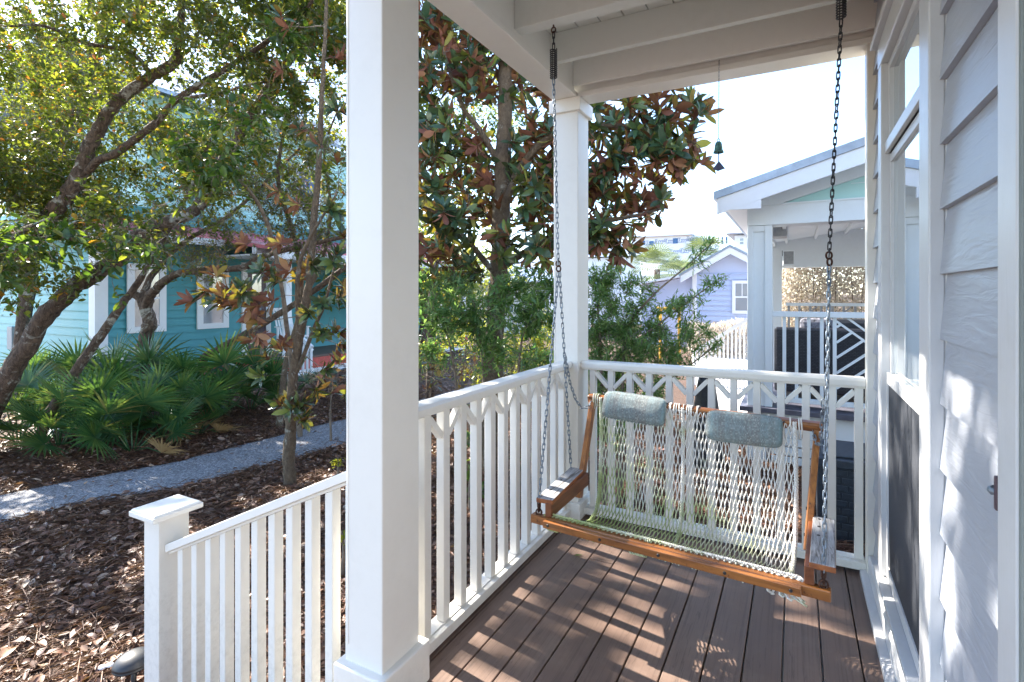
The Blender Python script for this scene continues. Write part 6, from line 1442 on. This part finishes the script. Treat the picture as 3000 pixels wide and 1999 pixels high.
# palms
def palm(px, py, d, r, label, n=34, mat='farpalm', droop=0.5, group='fan palms before the wrapped building'):
    top = PD(px / KD, py / KD, d); b_ = np.array([top[0], top[1], GZ]); t = thing('palm', b_, label, 'palm tree', group)
    tubes_mesh('trunk', [(np.array([b_, (b_ + top) / 2, top]), np.array([.14, .13, .12]), 8)], 'oakbark', t)
    V = []; F = []
    for i in range(n):
        az = i * 2.399; el = RNG.uniform(-0.5, 1.25); d_ = np.array([math.cos(az) * math.cos(el), math.sin(az) * math.cos(el), math.sin(el)]); c_ = top + d_ * r * 0.45
        s_ = unit(np.cross(d_, [0, 0, 1])); 
        for k in range(14):
            a_ = (k / 13 - 0.5) * 2.4; q = d_ * math.cos(a_) + s_ * math.sin(a_); w_ = unit(np.cross(q, d_ + 0.01)) 
            w_ = unit(np.cross(q, np.cross(d_, s_))) * r * 0.03; e_ = c_ + q * r * 0.6 + np.array([0, 0, -droop * r * 0.25]); m_ = c_ + q * r * 0.35
            o_ = len(V); V += [c_, m_ + w_ * .6, e_, m_ - w_ * .6]; F.append((o_, o_ + 1, o_ + 2, o_ + 3))
        
    np_mesh('crown', np.array(V), [np.array(F)], mat, t)
palm(2070, 760, 21, 1.35, 'taller fan palm crown beside the gable of the lavender house')
palm(1925, 790, 20, 1.3, 'lower fan palm crown left of the lavender house')
palm(1985, 810, 23, 1.2, 'third fan palm crown between the other two palms')

# saw palmettos
def palmetto(x, y, sc, nf, label, dry=0):
    t = thing('saw_palmetto', (x, y, GZ), label, 'palmetto', 'saw palmettos by the gravel path')
    Vs = {0: ([], []), 1: ([], [])}; st = []
    for i in range(nf):
        isdry = 1 if i < dry else 0; V, F = Vs[isdry]
        az = i * 2.399 + RNG.normal(0, .3); el = RNG.uniform(0.35, 1.35) if not isdry else RNG.uniform(-.1, .2)
        L_ = sc * RNG.uniform(0.45, 0.85) * (0.55 + 0.45 * math.sin(max(el, 0.2))); hd_ = np.array([math.cos(az), math.sin(az), 0])
        p0 = np.array([x, y, GZ]) + hd_ * 0.05 + np.array([0, 0, .03]); p1 = p0 + (hd_ * math.cos(el) + np.array([0, 0, math.sin(el)])) * L_; pm = (p0 + p1) / 2 + np.array([0, 0, 0.05 * sc])
        st.append((np.array([p0, pm, p1]), np.array([.009, .007, .005]), 5))
        fd = unit(hd_ * math.cos(el * 0.75) + np.array([0, 0, math.sin(el * 0.75)])); sd = unit(np.cross([0, 0, 1], hd_)) ; up_ = unit(np.cross(fd, sd))
        roll_ = RNG.normal(0, .5); sd, up_ = sd * math.cos(roll_) + up_ * math.sin(roll_), up_ * math.cos(roll_) - sd * math.sin(roll_)
        nl = 26; fl = sc * RNG.uniform(0.42, 0.58); cup = RNG.uniform(0.1, 0.35)
        for k in range(nl):
            a_ = (k / (nl - 1) - 0.5) * 4.1 + RNG.normal(0, .02); q = unit(fd * math.cos(a_) + sd * math.sin(a_) + up_ * cup)
            ll = fl * (1 - 0.28 * abs(a_ / 2.05) ** 2) * RNG.uniform(.9, 1.05); wd = 0.013 * sc * 1.15; lat = unit(np.cross(q, up_)); nn_ = np.cross(lat, q)
            dr = RNG.uniform(0.08, 0.35) * (1.6 if isdry else 1); o_ = len(V)
            for s_, ww in ((0.02, .35), (0.35, 1.0), (0.68, .75), (1.0, .04)):
                c_ = p1 + q * ll * s_ - np.array([0, 0, 1]) * dr * ll * max(0, s_ - .3) ** 2
                V += [c_ + lat * wd * ww + nn_ * wd * .45 * ww, c_, c_ - lat * wd * ww + nn_ * wd * .45 * ww]
            for s_ in range(3):
                b_ = o_ + 3 * s_; F += [(b_, b_ + 1, b_ + 4, b_ + 3), (b_ + 1, b_ + 2, b_ + 5, b_ + 4)]
    tubes_mesh('stems', st, 'willow_stem' if 'willow_stem' in M else 'palmleaf', t)
    V, F = Vs[0]; np_mesh('fronds', np.array(V), [np.array(F)], 'palmleaf', t)
    if dry: V, F = Vs[1]; np_mesh('dry_fronds', np.array(V), [np.array(F)], 'drypalm', t)
pals = [((40, 1015), 1.0, 9, 'droopy palmetto at the left edge below the leaning trunk', 0), ((135, 1030), .95, 9, 'palmetto in front of the base of the slender dark trunk', 0), ((215, 1035), 1.05, 10, 'large low palmetto spreading towards the path', 0),
        ((305, 1040), 1.1, 11, 'foremost palmetto of the clump nearest the path', 1), ((380, 1010), 1.0, 10, 'palmetto at the right front of the clump', 1), ((110, 950), 1.15, 10, 'palmetto behind the slender dark trunk', 0), ((220, 965), 1.2, 11, 'tall palmetto with upright fronds before the white corner board', 0),
        ((300, 985), 1.15, 10, 'palmetto hiding the foot of the upright oak', 0), ((400, 960), 1.05, 9, 'palmetto right of the upright oak trunk', 0), ((500, 960), 1.25, 11, 'tall palmetto with upright fan under the magnolia leaves', 0),
        ((575, 945), 1.0, 8, 'smaller palmetto before the turquoise porch steps', 0), ((650, 935), .9, 7, 'palmetto just behind the young magnolia stem', 0), ((20, 950), 1.1, 9, 'yellowish palmetto at the far left behind the leaning oak', 1), ((455, 1000), .75, 6, 'small low palmetto with dry hanging fronds', 4), ((345, 930), 1.1, 8, 'palmetto behind the upright oak below the red trim', 0)]
for (q_, sc_, nf_, lb_, dry_) in pals:
    p = PG(*q_); palmetto(p[0], p[1], sc_ * RNG.uniform(0.8, 0.98), nf_ + 1, lb_, dry_)

# ------------------------------------------------------------------ leaf litter and pine straw on the ground
def on_path(P):
    res = np.zeros(len(P), bool)
    pn_ = np.array(PATH_N)[:, :2]; pf_ = np.array(PATH_F)[:, :2]
    for i in range(len(pn_) - 1):
        quad = [pn_[i], pn_[i + 1], pf_[i + 1], pf_[i]]
        s_ = None; ins = np.ones(len(P), bool)
        cr = []
        for k in range(4):
            a_, b_ = quad[k], quad[(k + 1) % 4]; cr.append((b_[0] - a_[0]) * (P[:, 1] - a_[1]) - (b_[1] - a_[1]) * (P[:, 0] - a_[0]))
        cr = np.array(cr); res |= (cr >= -0.02).all(0) | (cr <= 0.02).all(0)
    return res
def litter(name, label, n, region, size, mat, tpl, zr=0.05, pile=0.35, pathkeep=0.02):
    x0, x1, y0, y1 = region; P = np.stack([RNG.uniform(x0, x1, n), RNG.uniform(y0, y1, n), GZ + 0.008 + RNG.random(n) ** 2 * zr], -1)
    op = on_path(P); k = ~op | (RNG.random(n) < pathkeep); P = P[k]; n = len(P)
    P[:, 2] = np.where(on_path(P), GZ + 0.012, P[:, 2])
    th = RNG.uniform(0, 2 * np.pi, n); D = np.stack([np.cos(th), np.sin(th), RNG.normal(0, pile * .6, n)], -1); Nn = RNG.normal(0, pile, (n, 3)); Nn[:, 2] += 1
    o = leaf_mesh(name, P, D, Nn, size * RNG.uniform(.55, 1.35, n), tpl, mat, None, 0.25)
    return tag(o, label, 'ground litter', kind='stuff')
T_LIT = tpl_big(0.20, 0.08, 0.35)
litter('leaf_litter', 'large curled brown magnolia leaves strewn over the mulch', 11000, (-6.6, -1.45, 0.4, 6.0), 0.082, 'litter', T_LIT, 0.045, 0.35, 0.01)
litter('small_leaf_litter', 'small brown oak leaves strewn over the mulch', 60000, (-9.5, -1.42, 0.4, 8.0), 0.040, 'litter', T_SMALL, 0.04, 0.45, 0.015)
litter('rear_leaf_litter', 'brown leaves on the ground behind the rear railing', 9000, (-1.6, 1.6, 3.0, 7.0), 0.055, 'litter', T_SMALL, 0.03, 0.4, 1)
litter('far_leaf_litter', 'brown leaves on the ground beyond the path', 9000, (-14, -6, 1.0, 13.0), 0.09, 'litter', T_SMALL, 0.03, 0.4, 0.0)
litter('pine_straw', 'thin brown pine straw on the mulch', 70000, (-9.0, -1.42, 0.4, 7.5), 0.16, 'straw', tpl_small(0.013, 0.003), 0.05, 0.25, 0.0)
litter('rear_pine_straw', 'red brown pine straw behind the rear railing', 26000, (-1.6, 1.6, 2.98, 7.2), 0.15, 'straw', tpl_small(0.014, 0.003), 0.05, 0.25, 1)
# pebbles at the foot of the newel
mb = MB()
pb0 = thing('pebbles', G(300, 1990), 'few pale pebbles beside the path light', 'pebbles', None); bpy.data.objects.remove(pb0)
for k, (px, py) in enumerate(((300, 1985), (322, 1978), (342, 1992))):
    p = G(px, py); m = MB(); r_ = 0.018
    m.lathe([(0, -.6 * r_), (.7 * r_, -.45 * r_), (r_, 0), (.75 * r_, .5 * r_), (0, .7 * r_)], (0, 0, 0), 10)
    o = m.build('pebble', 'farwhite', None, smooth=True); o.location = (p[0], p[1], GZ + 0.05); o.scale = (1.2, 0.9, 0.8); tag(o, ('leftmost of the three pale pebbles beside the path light', 'middle of the three pale pebbles beside the path light', 'pale pebble nearest the newel post beside the path light')[k], 'pebble', 'pebbles beside the path light')
